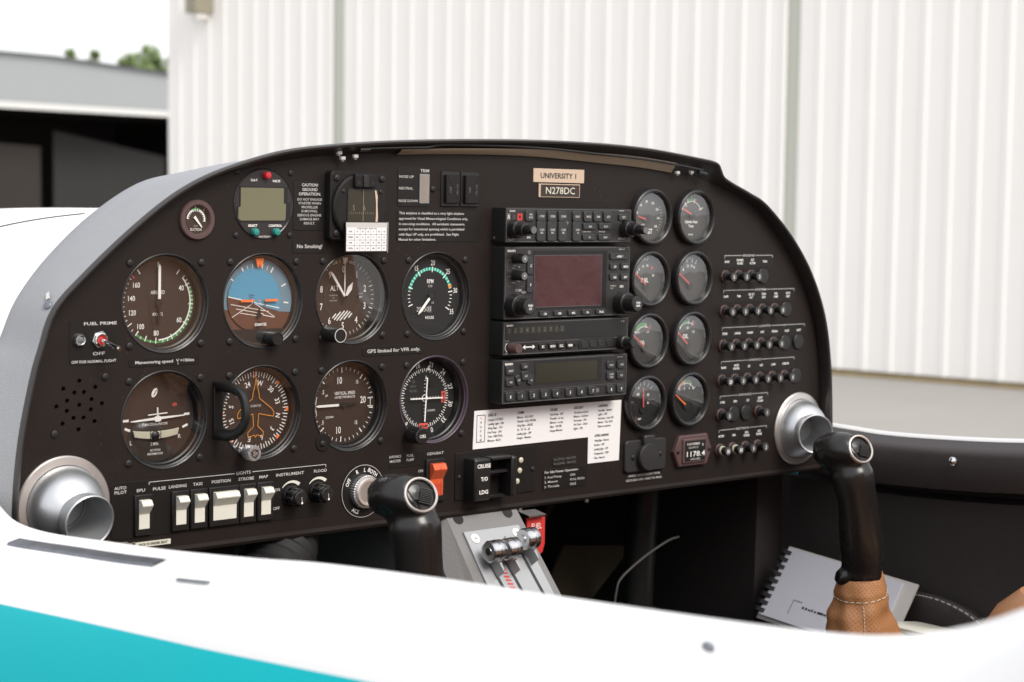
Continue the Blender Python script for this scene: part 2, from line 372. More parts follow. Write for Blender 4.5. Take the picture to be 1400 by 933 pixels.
# trees beyond the open hangar
def leafy(name, u, dep, top, rad, label):
    fw = Vector((.6652, .7467)); rt = Vector((.7467, -.6652)); p = Vector((CAM.x, CAM.y))+fw*dep+rt*(u*dep/2525)
    t = W(name, label=label, category='tree', group='trees beyond the open hangar'); t.location = (p.x, p.y, GZ); h = top
    g = G(); g.tube([(0, 0, 0), (.05, 0, h*.45), (0, .08, h*.8)], [.16, .11, .05], 'bark', 8)
    for k in range(6):
        a = k*1.1; g.tube([(0, 0, h*(.4+.06*k)), (rad*.6*math.cos(a), rad*.6*math.sin(a), h*(.55+.06*k))], [.06, .02], 'bark', 6)
    g.build('trunk', t, scale=1)
    g = G(); vs = []; fs = []
    cl = [(random.gauss(0, rad*.42), random.gauss(0, rad*.42), h*.72+random.uniform(-1, .82)*h*.24, random.uniform(.25, .5)*rad) for _ in range(34)]
    cl.append((0, 0, h-rad*.35, rad*.35))
    for cx, cy, cz, r in cl:
        for _ in range(90):
            q = Vector((random.gauss(0, 1), random.gauss(0, 1), random.gauss(0, 1))).normalized()*r*random.uniform(.5, 1.05)
            c = Vector((cx, cy, min(cz, h-r)))+q; a = Vector((random.gauss(0, 1), random.gauss(0, 1), random.gauss(0, 1))).normalized(); b = a.orthogonal().normalized(); e = random.uniform(.09, .17)
            o = len(vs); vs += [c+a*e, c+b*e*.6, c-a*e, c-b*e*.6]; fs.append((o, o+1, o+2, o+3))
    g.add(vs, fs, 'leaf'); g.build('crown', t, scale=1, smooth=0)
leafy('tree', -495, 66, 6.45, 1.0, 'broadest green treetop above the fascia, next to the white hangar')
leafy('tree', -570, 72, 6.6, .5, 'narrow green treetop between two others above the grey roof')
leafy('tree', -604, 74, 6.8, .6, 'leftmost small round green treetop above the grey roof')

# ------------------------------------------------------------------ the aircraft
plane = W('light_aircraft', label='white and teal two-seat light aircraft with open cockpit and black instrument panel', category='aircraft')
plane.matrix_world = Matrix.Translation(CAM) @ (R_WORLD @ R_PLANE.transposed()).to_4x4() @ Matrix.Translation(-CAM)
P = plane
# rails: lip outline (x,z) and inner panel outline (x,z)
RAIL = [(-133,-190,-129,-190,34),(-131.4,-136,-127.5,-136,34),(-127,-93.5,-123,-93,30),(-118.4,-51.6,-114.5,-52,20),(-112,-30,-108,-32,11),(-101,-1,-97,-4,9),(-75,25.5,-72,21,13),
 (-38.6,56.7,-36,51,14),(-2.5,83,0,77,10),(31,100,33,93,1),(71,113,73,105,-4),(105,121,107,112,-7),(148,126.4,148,117,-8),(208,131.4,208,121,-8),(288,135.4,288,124,-8),
 (373,137.7,373,124.5,-8),(453,137.4,453,121,-8),(518,134.5,518,117.5,-8),(585,127.8,585,110.5,-8),(602,125.6,600,107.5,-8),(610,122.8,606,106,-8),(614,117,611,104.5,-6),(619,110.5,620,102,-5),
 (634,104,637,98,-4),(658,95.5,660,90,-3),(684,84,685,79,0),(725,52,723,48,4),(758,14.5,756,12,6),(782,-30.5,781,-32,8),(794,-79,793,-80,8),(799.5,-132,798,-132,8),(803,-190,799,-190,8)]
RS = catmull(RAIL, 6)
def offs(pts, k):                      # outward offset of an open outline
    r = []
    for i, p in enumerate(pts):
        a = Vector(pts[max(i-2, 0)][:2]); b = Vector(pts[min(i+2, len(pts)-1)][:2]); t = (b-a).normalized(); nn = Vector((-t.y, t.x)); q = k[i] if isinstance(k, list) else k
        r.append((p[0]+nn.x*q, p[1]+nn.y*q))
    return r
OL = [(p[0], p[1]) for p in RS]; OI = [(p[2], p[3]) for p in RS]; OF = [p[4] for p in RS]
def y3(pts, y): return [(x, y, z) for x, z in pts]
# panel plate with its cut-outs, filled from one flat curve
COLX = (0, 89.5, 178.7, 268.2); ROWZ = (0, -89.9)
VENTS = ((-86, -149), (760, -149))
def cut_plate(outline, holes, thick, material, name, parent, label=None):
    c = bpy.data.curves.new(name, 'CURVE'); c.dimensions = '2D'; c.fill_mode = 'BOTH'; c.extrude = thick/2000
    for pts in [outline]+holes:
        s = c.splines.new('POLY'); s.points.add(len(pts)-1); s.use_cyclic_u = True
        for q, (x, z) in zip(s.points, pts): q.co = (x*.001, z*.001, 0, 1)
    o = bpy.data.objects.new(name, c); COL.objects.link(o); dg = bpy.context.evaluated_depsgraph_get()
    me = bpy.data.meshes.new_from_object(o.evaluated_get(dg)); bpy.data.objects.remove(o); bpy.data.curves.remove(c)
    me.transform(Matrix.Translation((0, thick/2000, 0)) @ Matrix.Rotation(RAD(90), 4, 'X'))
    me.materials.clear(); me.materials.append(MATS[material]); o = bpy.data.objects.new(name, me); COL.objects.link(o); o.parent = parent
    if label: o['label'] = label
    return o
SPK = [(-73.1,-55.8),(-86.2,-61.1),(-59.9,-61.2),(-77.1,-64.5),(-69.2,-64.5),(-83.1,-70.2),(-62.9,-70.2),(-91.8,-74.1),(-73.0,-73.9),(-54.2,-73.9),(-83.3,-77.9),(-63.5,-78.0),(-77.8,-83.4),(-69.5,-83.7),(-86.7,-87.1),(-60.3,-87.0),(-73.7,-92.2)]
EG = [(527.5+61*(i % 2), z) for z in (70.5, 11.2, -48, -107.8) for i in (0, 1)]
holes = [circ(38.6, 56, x, z) for x in COLX for z in ROWZ]+[circ(28.3, 44, 88.6, 77.6)]+[circ(1.75, 14, x, z) for x, z in SPK]+[circ(29.5, 40, x, z) for x, z in VENTS]
holes += [circ(25, 40, x, z) for x, z in EG]+[circ(11.5, 28, 26.5, 64.5)]
face_out = offs(OI, 1.5)
panel = cut_plate(face_out, holes, 3, 'panel', 'instrument_panel', P, 'dark brown-black metal instrument panel with rounded top')
g = G()     # rolled lower edge of the panel
n = 60; xs = [-128+927*i/n for i in range(n+1)]
prof = [(0, -190), (-3, -192.5), (-2, -195), (4, -196.5), (16, -197)]
g.loft([[(x, y, z) for x in xs] for y, z in prof], 'panel', closed=False); g.build('lower_flange', panel)
g = G()     # speaker cloth behind the holes
g.rect(-100, -46, -100, -48, -9, 'matte'); g.build('speaker_cone', panel)

# glareshield lip and vinyl coaming
g = G()
rails = [y3(OI, .6), y3([(a[0]*.35+b[0]*.65, a[1]*.35+b[1]*.65) for a, b in zip(offs(OL, -3.2), OI)], -5), y3(offs(OL, -3.4), -12), y3(offs(OL, -2.6), -14.2), y3(offs(OL, -1.0), -15), y3(offs(OL, 0), -13.5), y3(offs(OL, .5), -10)]
g.loft(rails, 'lip', closed=False)
glare = g.build('glareshield', P, label='black curved glareshield lip around the panel top')
g = G()
left = [max(o, -8) for o in OF]
rr = [y3(offs(OL, .5), -10), y3(offs(OL, [o*.42+.2 for o in OF]), 2), y3(offs(OL, [o*.8 for o in OF]), 14), y3(offs(OL, OF), 30), y3(offs(OL, [o-3 for o in OF]), 38), y3(offs(OL, [o-16 for o in OF]), 56), y3(offs(OL, [o-34 for o in OF]), 90),
      [(335+(x-335)*.84, 200, z-40) for x, z in OL], [(335+(x-335)*.78, 360, z*.62-60) for x, z in OL]]
g.loft(rr, 'vinyl', closed=False); g.build('coaming', glare, label='pale grey grained vinyl band around the left edge')
# flood light strip under the lip
g = G(); st = []
for i, p in enumerate(RS):
    if 213 <= p[0] <= 556: st.append(i)
def under(i, t, dz=0):
    a = OL[i]; b = OI[i]; y = -2-9*t; z = b[1]+.2+(a[1]-5.5-b[1])*t+dz; return (b[0], y, z)
g.loft([[under(i, .0, -1.2) for i in st], [under(i, .05, -1.8) for i in st], [under(i, .75, -1.9) for i in st], [under(i, .8, -1.2) for i in st]], 'striptan', closed=False)
ls = g.build('light_strip', glare, label='tan translucent light strip under the lip')
g = G()
tu = [(p[2], -10.5, p[3]+4.5+(2.0 if p[0] > 250 else 0)) for p in RS if 176 <= p[0] <= 592]
g.tube(tu, 1.1, 'black', 8); g.build('wire', ls)
g = G()
for a, b in ((172, 196), (578, 598)):
    q = [(p[2], -9.5, p[3]+4) for p in RS if a <= p[0] <= b]
    g.tube(q, 2.3, 'bezel', 10); g.build('wire_sleeve', ls); g = G()
for x, z in ((161, 116.2), (174, 118.2), (157.5, 120.6), (559, 113.6), (578.5, 114.6)):
    g = G(); g.box(-2.2, 2.2, -1.4, 1.4, 0, 3, 'grey', .4); g.box(-1.2, 1.2, -2.6, -1.4, 0, 2, 'midgrey'); g.build('clip', ls, (x, -5, z-.5))

# ---- screw shared by everything
def make_screw(r, m='screwblack'):
    g = G(); g.lathe([(r, 0), (r, .5), (r*.92, 1.1), (r*.7, 1.6), (r*.35, 1.85), (.01, 1.95)], m, 18)
    g.box(-r*.55, r*.55, -.38, .38, 1.5, 1.99, 'matte', r=0); g.box(-.38, .38, -r*.55, r*.55, 1.5, 2.0, 'matte', r=0); return g
SCREW = None
def screw(parent, x, z, d=0, r=3.0):
    global SCREW
    if SCREW is None: SCREW = make_screw(3.0).build('screw', parent, (x, -d, z)); SCREW.rotation_euler = (0, .4, 0); return SCREW
    o = inst(SCREW, parent, (x, -d, z), rot=random.uniform(0, 3)); o.scale = (r/3,)*3; return o

def flight_instrument(name, x, z, dep, label, bez='bezel', screws='abcd', glass='glass', rdial=34.6):
    """Round panel instrument: the mesh is the ring and well; the dial sits dep mm behind the panel."""
    g = G(); g.lathe([(38.5, -2.5), (38.5, .25), (37.9, .7), (37.1, .3), (36.8, -2.2), (36.0, -2.6)], bez, 64); g.lathe([(36.0, -2.6), (35.2, -dep*.45), (34.1, -dep*.5), (33.6, -dep)], 'black', 64)
    o = g.build(name, P, (x, 0, z), label)
    g = G(); g.disc(36.7, -2.4, glass, n=48); g.build('cover_glass', o)
    for k, (a, b) in zip('abcd', ((-1, 1), (1, 1), (-1, -1), (1, -1))):
        if k in screws: screw(o, a*31.45, b*31.45)
    return o
def numbers(g, lst, r, h, m='white', d=.3, sx=.85, rotate=False, bold=.0):
    for a, t in lst:
        p = pol(a, r); g.text(t, p[0], p[1], h, m, d, rot=a if rotate else 0, sx=sx, bold=bold)

# --- airspeed indicator
D = 12; o = flight_instrument('airspeed_indicator', COLX[0], 0, D, 'airspeed dial with green and white arcs and needle straight up')
g = G(); g.M = Matrix.Translation((0, D, 0)); g.disc(35, 0, 'dial', n=56)
for a, k in ((0, 2), (37, 1.4), (62, 2), (93, 1.4), (124, 2), (155, 1.4), (183, 2), (201, 2), (218, 2), (325, 2), (236, 1.4)):
    g.tick(a, 27.3, 31.6, .9 if k > 1.5 else .8, .35, 'white')
for a in (49, 56, 68, 75, 81, 87, 99, 105, 111, 117, 131, 138, 146, 163, 171, 192, 209, 227, 244, 251, 258, 265, 272, 279, 286, 293, 300, 308): g.tick(a, 29.4, 31.5, .6, .32, 'white')
g.arc(49, 178, 28.4, 29.5, .25, 'white'); g.arc(69, 218, 29.7, 31.3, .25, 'green'); g.tick(313, 28, 32, 1.1, .4, 'needle_red')
numbers(g, ((62, '40'), (126, '60'), (183, '80'), (220, '100'), (252, '120'), (279, '140'), (306, '160')), 23.6, 3.9, sx=.8, bold=.01)
g.text('AIRSPEED', 0, 8, 2.7, sx=.75); g.text('KNOTS', 0, -9, 2.5, sx=.75); g.build('dial', o)
g = G(); g.M = Matrix.Translation((0, D-2.2, 0)); g.prism([(-.75, -16), (-1.1, -16), (-1.1, 3), (1.1, 3), (1.1, -16)], 0, .5, 'matte'); g.disc(2.8, .4, 'matte')
g.prism([(-1.15, 3), (1.15, 3), (1.0, 28), (0, 30.2), (-1.0, 28)], 0, .8, 'white', back=True); g.build('needle', o)
# --- attitude indicator
D = 9; o = flight_instrument('attitude_indicator', COLX[1], 0, D, 'artificial horizon with blue sky half and brown earth half')
def halfplane(r, tilt, h, top, n=64, r0=0):
    pts = []
    for i in range(n):
        a = 2*math.pi*i/n; x, z = r*math.cos(a), r*math.sin(a); L = h+math.tan(RAD(tilt))*x
        if (z >= L) == top: pts.append((x, z))
        else: pts.append(None)
    k = next(i for i in range(n) if pts[i-1] is None and pts[i] is not None); return [p for p in pts[k:]+pts[:k] if p]
g = G(); g.M = Matrix.Translation((0, D, 0)); g.disc(35, 0, 'skyring', n=64)
g.flat(halfplane(34.9, -2, -7, False), .12, 'earth')
for a in (-30, -20, -10, 10, 20, 30): g.tick(a, 25.5, 30.5 if abs(a) == 30 else 29.5, 1.3 if abs(a) == 30 else .6, .3, 'white')
for a in (60, 90, -60): g.tick(a+5, 25.6, 30.5, 1.2, .3, 'white')
g.arc(0, 360, 1.2, 2.0, .35, 'white', 3.5, 28.5); g.build('dial', o)
g = G(); g.M = Matrix.Translation((-3.6, D-1.2, .8)); g.disc(25, 0, 'skyblue', n=64)
g.flat(halfplane(24.95, -11.5, -2.5, False), .12, 'earth')
T = math.tan(RAD(-11.5)); hz = lambda x: -2.5+T*x
g.line((-24.4, hz(-24.4)), (24.4, hz(24.4)), .8, .3, 'white')
for dx, w_, zz in ((0, 16, -4.3), (2, 11, -7), (3, 7, -9.6)): g.line((-w_-6, hz(-w_)+zz), (w_-2, hz(w_)+zz), .5, .3, 'white')
g.line((0, hz(0)), (-21, -14), .5, .3, 'white'); g.line((1, hz(0)-1), (20, -14.5), .5, .3, 'white'); g.line((8, -12.5), (19, -14.8), .6, .3, 'white')
for k, zz in enumerate((2, 4, 5.6)): g.line((-5, hz(-5)+zz), (0 if k != 1 else -1, hz(0)+zz), .35, .3, 'ink')
g.build('horizon_ball', o)
g = G(); g.M = Matrix.Translation((0, D-3.2, 0))
g.prism([(-4.2, 34.3), (4.2, 34.3), (2.0, 26.5), (1.2, 26.5), (0, 30), (-1.2, 26.5), (-2.0, 26.5)], 0, .5, 'orange')
for s in (-1, 1): g.prism(rrect(s*11.5, 0, 12.5, 1.9, .8), 0, .8, 'orange'); g.prism(rrect(s*5.6, -2.6, .7, 4.6, .3), 0, .5, 'brownbez')
g.prism([(-2, -14), (2, -14), (1, -8), (0, -6), (-1, -8)], 0, .5, 'matte'); g.disc(.8, .9, 'orange'); g.build('aircraft_symbol', o)
g = G(); g.M = Matrix.Translation((0, D-3.6, 0)); pts = [p for p in circ(35.2, 80) if p[1] < -21.5]; pts.sort(key=lambda p: p[0]); g.prism(pts, 0, .5, 'matte')
g.prism([(-2.5, -21.6), (2.5, -21.6), (1.5, -17), (-1.5, -17)], 0, .4, 'matte')
g.text('SIGMATEK', 1, -19.2, 2.1, sx=.8, d=.7, bold=.02); g.build('dial_mask', o)
g = G(); g.lathe([(5.6, -2), (5.6, 9), (5.1, 10), (4.2, 10), (4.0, 9.6), (.01, 9.6)], 'knob', 24); g.build('knob', o, (8, 0, -30))
# --- altimeter
D = 14; o = flight_instrument('altimeter', COLX[2], 0, D, 'altimeter with striped hatch window and three white hands')
g = G(); g.M = Matrix.Translation((0, D, 0)); g.disc(35, 0, 'dial', n=56); g.arc(0, 360, 18.2, 18.4, .15, 'dim')
for i in range(50): g.tick(i*7.2, 29.3 if i % 5 else 28.3, 32, .8 if i % 5 == 0 else .4, .3, 'white')
numbers(g, [(i*36, str(i)) for i in range(10)], 23.6, 5.4, sx=.72, bold=.012)
g.text('ALT', -9, 8, 4.2, sx=.8, bold=.01); g.text('CALIBRATED', -10, 2, 1.1, 'grey'); g.text('TO', -10, -.2, 1.1, 'grey'); g.text('20,000 FEET', -10, -2.4, 1.1, 'grey')
g.text('100', -8.5, 29, 2, 'white', rot=-16); g.text('FEET', 8.5, 29, 2, 'white', rot=16); g.rect(14, 22.5, -1.4, 1.4, .2, 'matte'); g.text('29.9', 18.2, 0, 1.8, d=.35, sx=.8); g.text('IN.HG', 18, 3, 1.2, 'grey')
for k in range(6):
    a = -9+k*3.3; q_ = (0, 1.5, 2.2, 2.2, 1.5, 0)[k]; g.line((a-1.8-q_, -17.0-q_), (a+1.8+q_, -13.4+q_), 1.15, .35, 'white')
g.build('dial', o)
g = G(); g.M = Matrix.Translation((0, D-2, 0))
def hand(g, a, pts, d0, m='white'):
    c, s = math.cos(RAD(a)), math.sin(RAD(a)); g.prism([(x*c+z*s, -x*s+z*c) for x, z in pts], d0, d0+.5, m, back=True)
hand(g, 0, [(-.25, 2), (.25, 2), (.6, 12), (.2, 28), (3.0, 34), (-3.0, 34), (-.2, 28), (-.6, 12)], 0)
hand(g, 31, [(-.9, 2), (.9, 2), (2.3, 9), (0, 15), (-2.3, 9)], .8); hand(g, -35, [(-.9, 1), (.9, 1), (1.1, 24), (0, 27), (-1.1, 24)], 1.6)
g.disc(1.9, 2.2, 'matte'); g.build('needle', o)
g = G(); g.lathe([(6.4, 0), (6.4, 19), (5.8, 20.2), (5.2, 20.2), (5.0, 19.6), (.01, 19.6)], 'knob', 28); g.lathe([(5.85, 20.25), (5.2, 20.3)], 'grey', 28); g.build('knob', o, (-27, 0, -28.5))
# --- tachometer
D = 9; o = flight_instrument('tachometer', COLX[3], 0, D, 'engine speed dial with turquoise arc and hour counter', glass='glass_low')
g = G(); g.M = Matrix.Translation((0, D, 0)); g.disc(35, 0, 'matte', n=56)
def ra(v): return 5+(v-20)*7.7     # angle of a reading
for v in range(5, 36): g.tick(ra(v), 22.0 if v % 5 else 20.5, 25.2 if v % 5 == 0 else 24.6, .9 if v % 5 == 0 else .6, .4, 'white')
g.arc(ra(9.5), ra(28.2), 22.0, 24.6, .25, 'teal_arc'); g.arc(ra(28.0), ra(28.8), 21.5, 25.4, .45, 'amber')
numbers(g, [(ra(v), str(v)) for v in (15, 20, 25, 30, 35)], 28.6, 4.4, sx=.75)
g.text('RPM', 0, 12.5, 3.6, sx=.75); g.text('X100', 0, 8.3, 2.0, 'grey', sx=.75); g.rect(-20, 8, -15, -8.5, .2, 'black'); g.text('295501', -6.5, -11.6, 4.0, 'grey', sx=.95, d=.4); g.rect(-1.6, 2.0, -14.6, -8.8, .3, 'dim'); g.text('10', 3, -6.2, 2, 'grey')
g.text('HOURS', 0, -19, 2.5, sx=.8)
g.disc(2.8, .6, 'bezel'); g.disc(1.3, .4, 'black', -7.5, 0); g.disc(1.3, .4, 'black', 7.5, 0); g.build('dial', o)
g = G(); g.M = Matrix.Translation((0, D-2, 0)); hand(g, 222, [(-1.1, 3), (1.1, 3), (1.1, 18), (0, 21.5), (-1.1, 18)], 0); g.disc(2.6, .2, 'bezel'); g.build('needle', o)
# --- turn coordinator
D = 12.5; o = flight_instrument('turn_coordinator', COLX[0], ROWZ[1], D, 'turn coordinator with white aircraft outline above curved liquid level')
g = G(); g.M = Matrix.Translation((0, D, 0)); g.disc(35, 0, 'dial', n=56); g.arc(0, 360, 25.5, 25.8, .15, 'matte')
g.text('TURN COORDINATOR', -1.5, -4.6, 1.9, sx=.78); g.text('2 MIN.', -1.5, -20, 2.3, sx=.8); g.text('NO PITCH', -1, -25, 1.7, sx=.8); g.text('INFORMATION', -1, -27.8, 1.7, sx=.8)
g.text('L', -22.5, -18, 3.2); g.text('R', 20.5, -15.5, 3.2)
for s in (-1, 1): g.line((s*24.5, 1.6 if s > 0 else -.5), (s*29.5, 1.8 if s > 0 else -.6), 1.9, .4, 'white'); g.line((s*23.2, -8.5), (s*28, -6.6), 1.9, .4, 'white')
g.flat([(-2+3.0*math.cos(t*.3)*.8+1.2*math.sin(t*.3), 20+3.6*math.sin(t*.3)) for t in range(21)], .3, 'white'); g.line((-3, 18), (0, 22), .7, .5, 'dial'); g.rect(14.4, 17.8, 8.6, 10.9, .3, 'needle_red'); g.rect(15.3, 16.9, 9.3, 10.2, .4, 'dial')
g.build('dial', o)
g = G(); g.M = Matrix.Translation((0, D-2, 0)) @ Matrix.Rotation(RAD(-3), 4, 'Y')
g.prism([(-24, -.45), (-3, -.9), (-2.2, -2.4), (2.2, -2.4), (3, -.9), (24, -.45), (24, .35), (3, 1.0), (1.6, 1.8), (-1.6, 1.8), (-3, 1.0), (-24, .35)], 0, .6, 'white', back=True)
g.prism([(-8.5, 3.1), (8.5, 3.1), (8.5, 3.9), (-8.5, 3.9)], 0, .6, 'white'); g.prism([(-.7, 1.6), (.7, 1.6), (.45, 8.6), (-.45, 8.6)], 0, .6, 'white'); g.build('aircraft_symbol', o)
g = G(); g.M = Matrix.Translation((0, D-1, 0)); up = []; lo = []
for i in range(17): t = -1+i/8; up.append((-1+t*20.5, -9.3+1.6*(t*t)-.8)); lo.append((-1+t*19, -16.0+2.2*t*t))
vs = up+lo[::-1]; g.prism(vs, 0, 1.2, 'tubecream', .4); g.lathe([(3.7, 1.4), (3.4, 2.3), (2, 3.2), (.01, 3.5)], 'black', 20, cx=-2.2, cz=-13.2)
for x in (-6.4, 2.6): g.line((x, -17), (x, -9.2), .5, 1.6, 'ink')
g.build('inclinometer', o)
# --- heading indicator
D = 10.6; o = flight_instrument('heading_indicator', COLX[1], ROWZ[1], D, 'compass rose dial with orange aircraft outline', screws='abd')
g = G(); g.M = Matrix.Translation((0, D, 0)); g.disc(35, 0, 'dial', n=56)
HD = 258
for i in range(72): g.tick(i*5-HD % 5, 28.6 if i % 2 else 27.4, 32.2, .75, .3, 'white')
numbers(g, [(v*10-HD, t) for v, t in ((0, 'N'), (3, '3'), (6, '6'), (9, 'E'), (12, '12'), (15, '15'), (18, 'S'), (21, '21'), (24, '24'), (27, 'W'), (30, '30'), (33, '33'))], 23.0, 4.2, rotate=True, sx=.85, bold=.01)
for a in (45, 90, 135, 180, 225, 270, 315): p = pol(a, 29.2); q1 = pol(a-3.6, 32.6); q2 = pol(a+3.6, 32.6); g.flat([p, q1, q2], .6, 'orange')
g.tick(0, 27.4, 32.5, 1.0, .6, 'orange'); g.build('dial', o)
g = G(); g.M = Matrix.Translation((0, D-1.6, 0))
half = [(.0, 27.5), (.9, 22), (2.8, 15), (3.4, 10.5), (15.5, 1.5), (17.5, -1.5), (17.2, -5), (2.8, -2), (2.0, -12), (7.5, -17), (7.2, -21), (1.2, -19.2), (0, -21.2)]
g.poly(half, .65, .3, 'amber'); g.poly([(-x, z) for x, z in half], .65, .3, 'amber'); g.text('SIGMATEK', 0, 4.5, 1.9, 'grey', sx=.8); g.build('aircraft_symbol', o)
g = G(); g.lathe([(3.2, 0), (3.2, 9), (6.0, 9.2), (6.2, 10), (6.2, 18.5), (5.6, 19.4), (5, 19.4)], 'alu', 28); g.lathe([(5.0, 19.3), (.01, 19.3)], 'alu_warm', 28); g.arc(0, 360, 2.4, 3.4, 19.5, 'ink')
for i in range(3): a = i*120; g.line(pol(a, 1), pol(a+50, 4.4), .8, 19.55, 'ink')
g.build('knob', o, (-19, 0, -29.5))
# --- vertical speed
D = 11.5; o = flight_instrument('vertical_speed_indicator', COLX[2], ROWZ[1], D, 'vertical speed dial with white needle pointing left at zero', screws='abd')
g = G(); g.M = Matrix.Translation((0, D, 0)); g.disc(35, 0, 'dial', n=56)
for s in (1, -1):
    for i in range(1, 21):
        a = 270+s*i*8.6; g.tick(a, 27 if i % 5 == 0 else 28.8, 31.5, 1.0 if i % 5 == 0 else .55, .3, 'white')
g.arc(254, 268, 28, 28.6, .3, 'white'); g.arc(272, 286, 28, 28.6, .3, 'white')
for t, x, z, h in (('10', -4.5, 20.5, 5.6), ('15', 14, 18.5, 3.0), ('20', 20.6, 3, 5.6), ('15', 13.5, -16, 3.2), ('10', -5, -21.5, 5.6), ('.5', -21, 11.5, 3.2), ('.5', -21, -14, 3.2)): g.text(t, x, z, h, sx=.72, bold=.01)
g.text('VERTICAL SPEED', 1.5, 9.6, 2.6, sx=.76, bold=.005); g.text('100 FEET PER MINUTE', 1.5, 6.2, 1.9, sx=.8); g.text('UP', -17.5, 8.2, 2, sx=.8); g.text('DOWN', -14, -10, 2, sx=.8)
for z in (-3.4, 3.4): g.line((25.5, z+.8), (31.2, z*1.1+.8), .8, .3, 'white')
g.line((28.4, -3), (28.4, 4.6), .6, .3, 'white'); g.build('dial', o)
g = G(); g.M = Matrix.Translation((0, D-2, 0)); hand(g, 270, [(-1.0, 6), (1.0, 6), (1.0, 27), (0, 30), (-1.0, 27)], 0); hand(g, 270, [(-1.0, -12), (1.0, -12), (1.0, 6), (-1, 6)], -.1, 'matte'); g.disc(2.6, .6, 'matte'); g.build('needle', o)
g = G(); g.lathe([(7.5, 0), (7.5, .8), (6.6, .9)], 'plate', 28, -28.5, -28.5); g.disc(6.6, .85, 'plate', -28.5, -28.5); g.build('adjuster_ear', o); screw(o, -29.5, -29.5, .9, 2.6)
# --- course deviation indicator
D = 13.5; o = flight_instrument('course_indicator', COLX[3], ROWZ[1], D, 'course deviation dial with cross needles inside a violet ring', bez='violet', screws='abd', glass='glass_low')
g = G(); g.M = Matrix.Translation((0, D, 0)); g.disc(35, 0, 'matte', n=56)
HD = 197
for i in range(72): g.tick(i*5-HD, 24 if i % 2 else 22.8, 26.2, .6, .3, 'white')
numbers(g, [(v*10-HD, str(v)) for v in range(0, 36, 3)], 29.8, 4.6, rotate=True, sx=.8)
g.flat([(1.6, 24.6), (5.2, 24.6), (3.4, 28.6)][0:3], .5, 'white'); g.flat([(-1, -26), (2.4, -26), (.7, -22.4)], .5, 'white')
for i in range(1, 6):
    for s in (-1, 1): g.line((s*i*3.1, -1.1), (s*i*3.1, 1.1), .45, .3, 'white'); g.line((-1.1, s*i*3.1), (1.1, s*i*3.1), .45, .3, 'white')
g.arc(0, 360, 2.5, 3.2, .4, 'white'); g.text('NAV', -13, 11, 2.2, 'dim'); g.text('GS', -13, 15, 2.2, 'dim'); g.text('VLOC', -13, 7, 2.2, 'dim'); g.text('GARMIN', 7.5, -11.2, 1.9, 'grey', sx=.85)
g.prism(rrect(21, 0, 4.4, 10, .5), 0, .5, 'needle_red'); g.line((21, -3), (21, 3), .7, .7, 'ink'); g.prism(rrect(-1, -24.5, 10, 5, .5), 0, .5, 'needle_red'); g.line((-4, -24.5), (2, -24.5), .8, .7, 'ink')
for s in (-1, 1): g.flat([(21-1.6, s*2.4), (21+1.6, s*2.4), (21, s*4.3)], .8, 'ink'); g.flat([(-1+s*2.4, -24.5-1.6), (-1+s*2.4, -24.5+1.6), (-1+s*4.2, -24.5)], .8, 'ink')
g.box(5, 10.5, 9.5, 15, 0, .5, 'black'); g.build('dial', o)
g = G(); g.M = Matrix.Translation((0, D-2, 0)); hand(g, 3, [(-.55, -20.5), (.55, -20.5), (.55, 18), (-.55, 18)], 0); hand(g, 0, [(-1.2, 17), (.1, 17), (-.6, 20)], 0); g.build('needle', o)
g = G(); g.M = Matrix.Translation((0, D-3, 0)); hand(g, 91, [(-.5, -18), (.5, -18), (.5, 18), (-.5, 18)], 0); g.build('needle', o)
g = G(); g.lathe([(4, 0), (4, 4), (7, 4.4), (7.2, 5.2)], 'knob', 30)
pk = []
for i in range(60): rr_ = 7.2 if i % 2 else 6.8; pk.append((rr_*math.cos(i*math.pi/30), rr_*math.sin(i*math.pi/30)))
g.prism(pk, 5, 19, 'knob', .6); g.text('OBS', 0, 0, 2.8, 'white', 19.2, sx=.9); g.build('knob', o, (-27.5, 0, -28))
# --- outside air temperature / volts unit
g = G(); g.lathe([(28.2, -3), (28.2, .5), (27.6, 1.0), (26.9, .6)], 'bezel', 52)
win = [(-23, 13.5), (-23, -2), (-25.5, -2), (-25.5, -13), (-22, -14.5), (22, -14.5), (25.5, -12), (25.5, 1), (22.5, 1), (22.5, 13.5)]
g.disc(27.2, .5, 'dvface', n=52)
o = g.build('temperature_voltmeter', P, (88.6, 0, 77.6), 'round voltmeter unit with blank green display and three coloured buttons')
g = G(); g.prism(win, .4, .95, 'matte'); g.flat([(-22.2, 12.5), (-22.2, -2.5), (-24.2, -2.8), (-24.2, -12), (-21.5, -13.5), (19.6, -13.2), (20.6, -12), (20.8, 0), (18.6, .5), (18.6, 12.6)], 1.15, 'lcd'); g.build('display', o)
g = G(); g.text('O.A.T.', -9.5, 18.6, 1.7, 'white', .8, bold=.02); g.text('VOLTS', 11.5, 18.2, 1.7, 'white', .8, bold=.02); g.text('SELECT', -10.5, -17.4, 1.8, 'white', .8, bold=.02); g.text('CONTROL', 11, -17.4, 1.8, 'white', .8, bold=.02); g.text('DAVTRON', .5, -26.2, 1.5, 'grey', .8, bold=.02); g.build('lettering', o)
for m, x, z, L in (('red_btn', 1.5, 22.6, 'red push button'), ('teal_btn', -9.2, -22.3, None), ('teal_btn', 11, -22.3, None)):
    g = G(); g.lathe([(2.9, 0), (2.9, 3.4), (2.5, 4.2), (.01, 4.6)], m, 20); g.build('button', o, (x, -.6, z), L)
for a in (-1, 1):
    for b in (-1, 1): screw(o, a*25.6, b*25.0, 0, 2.5)
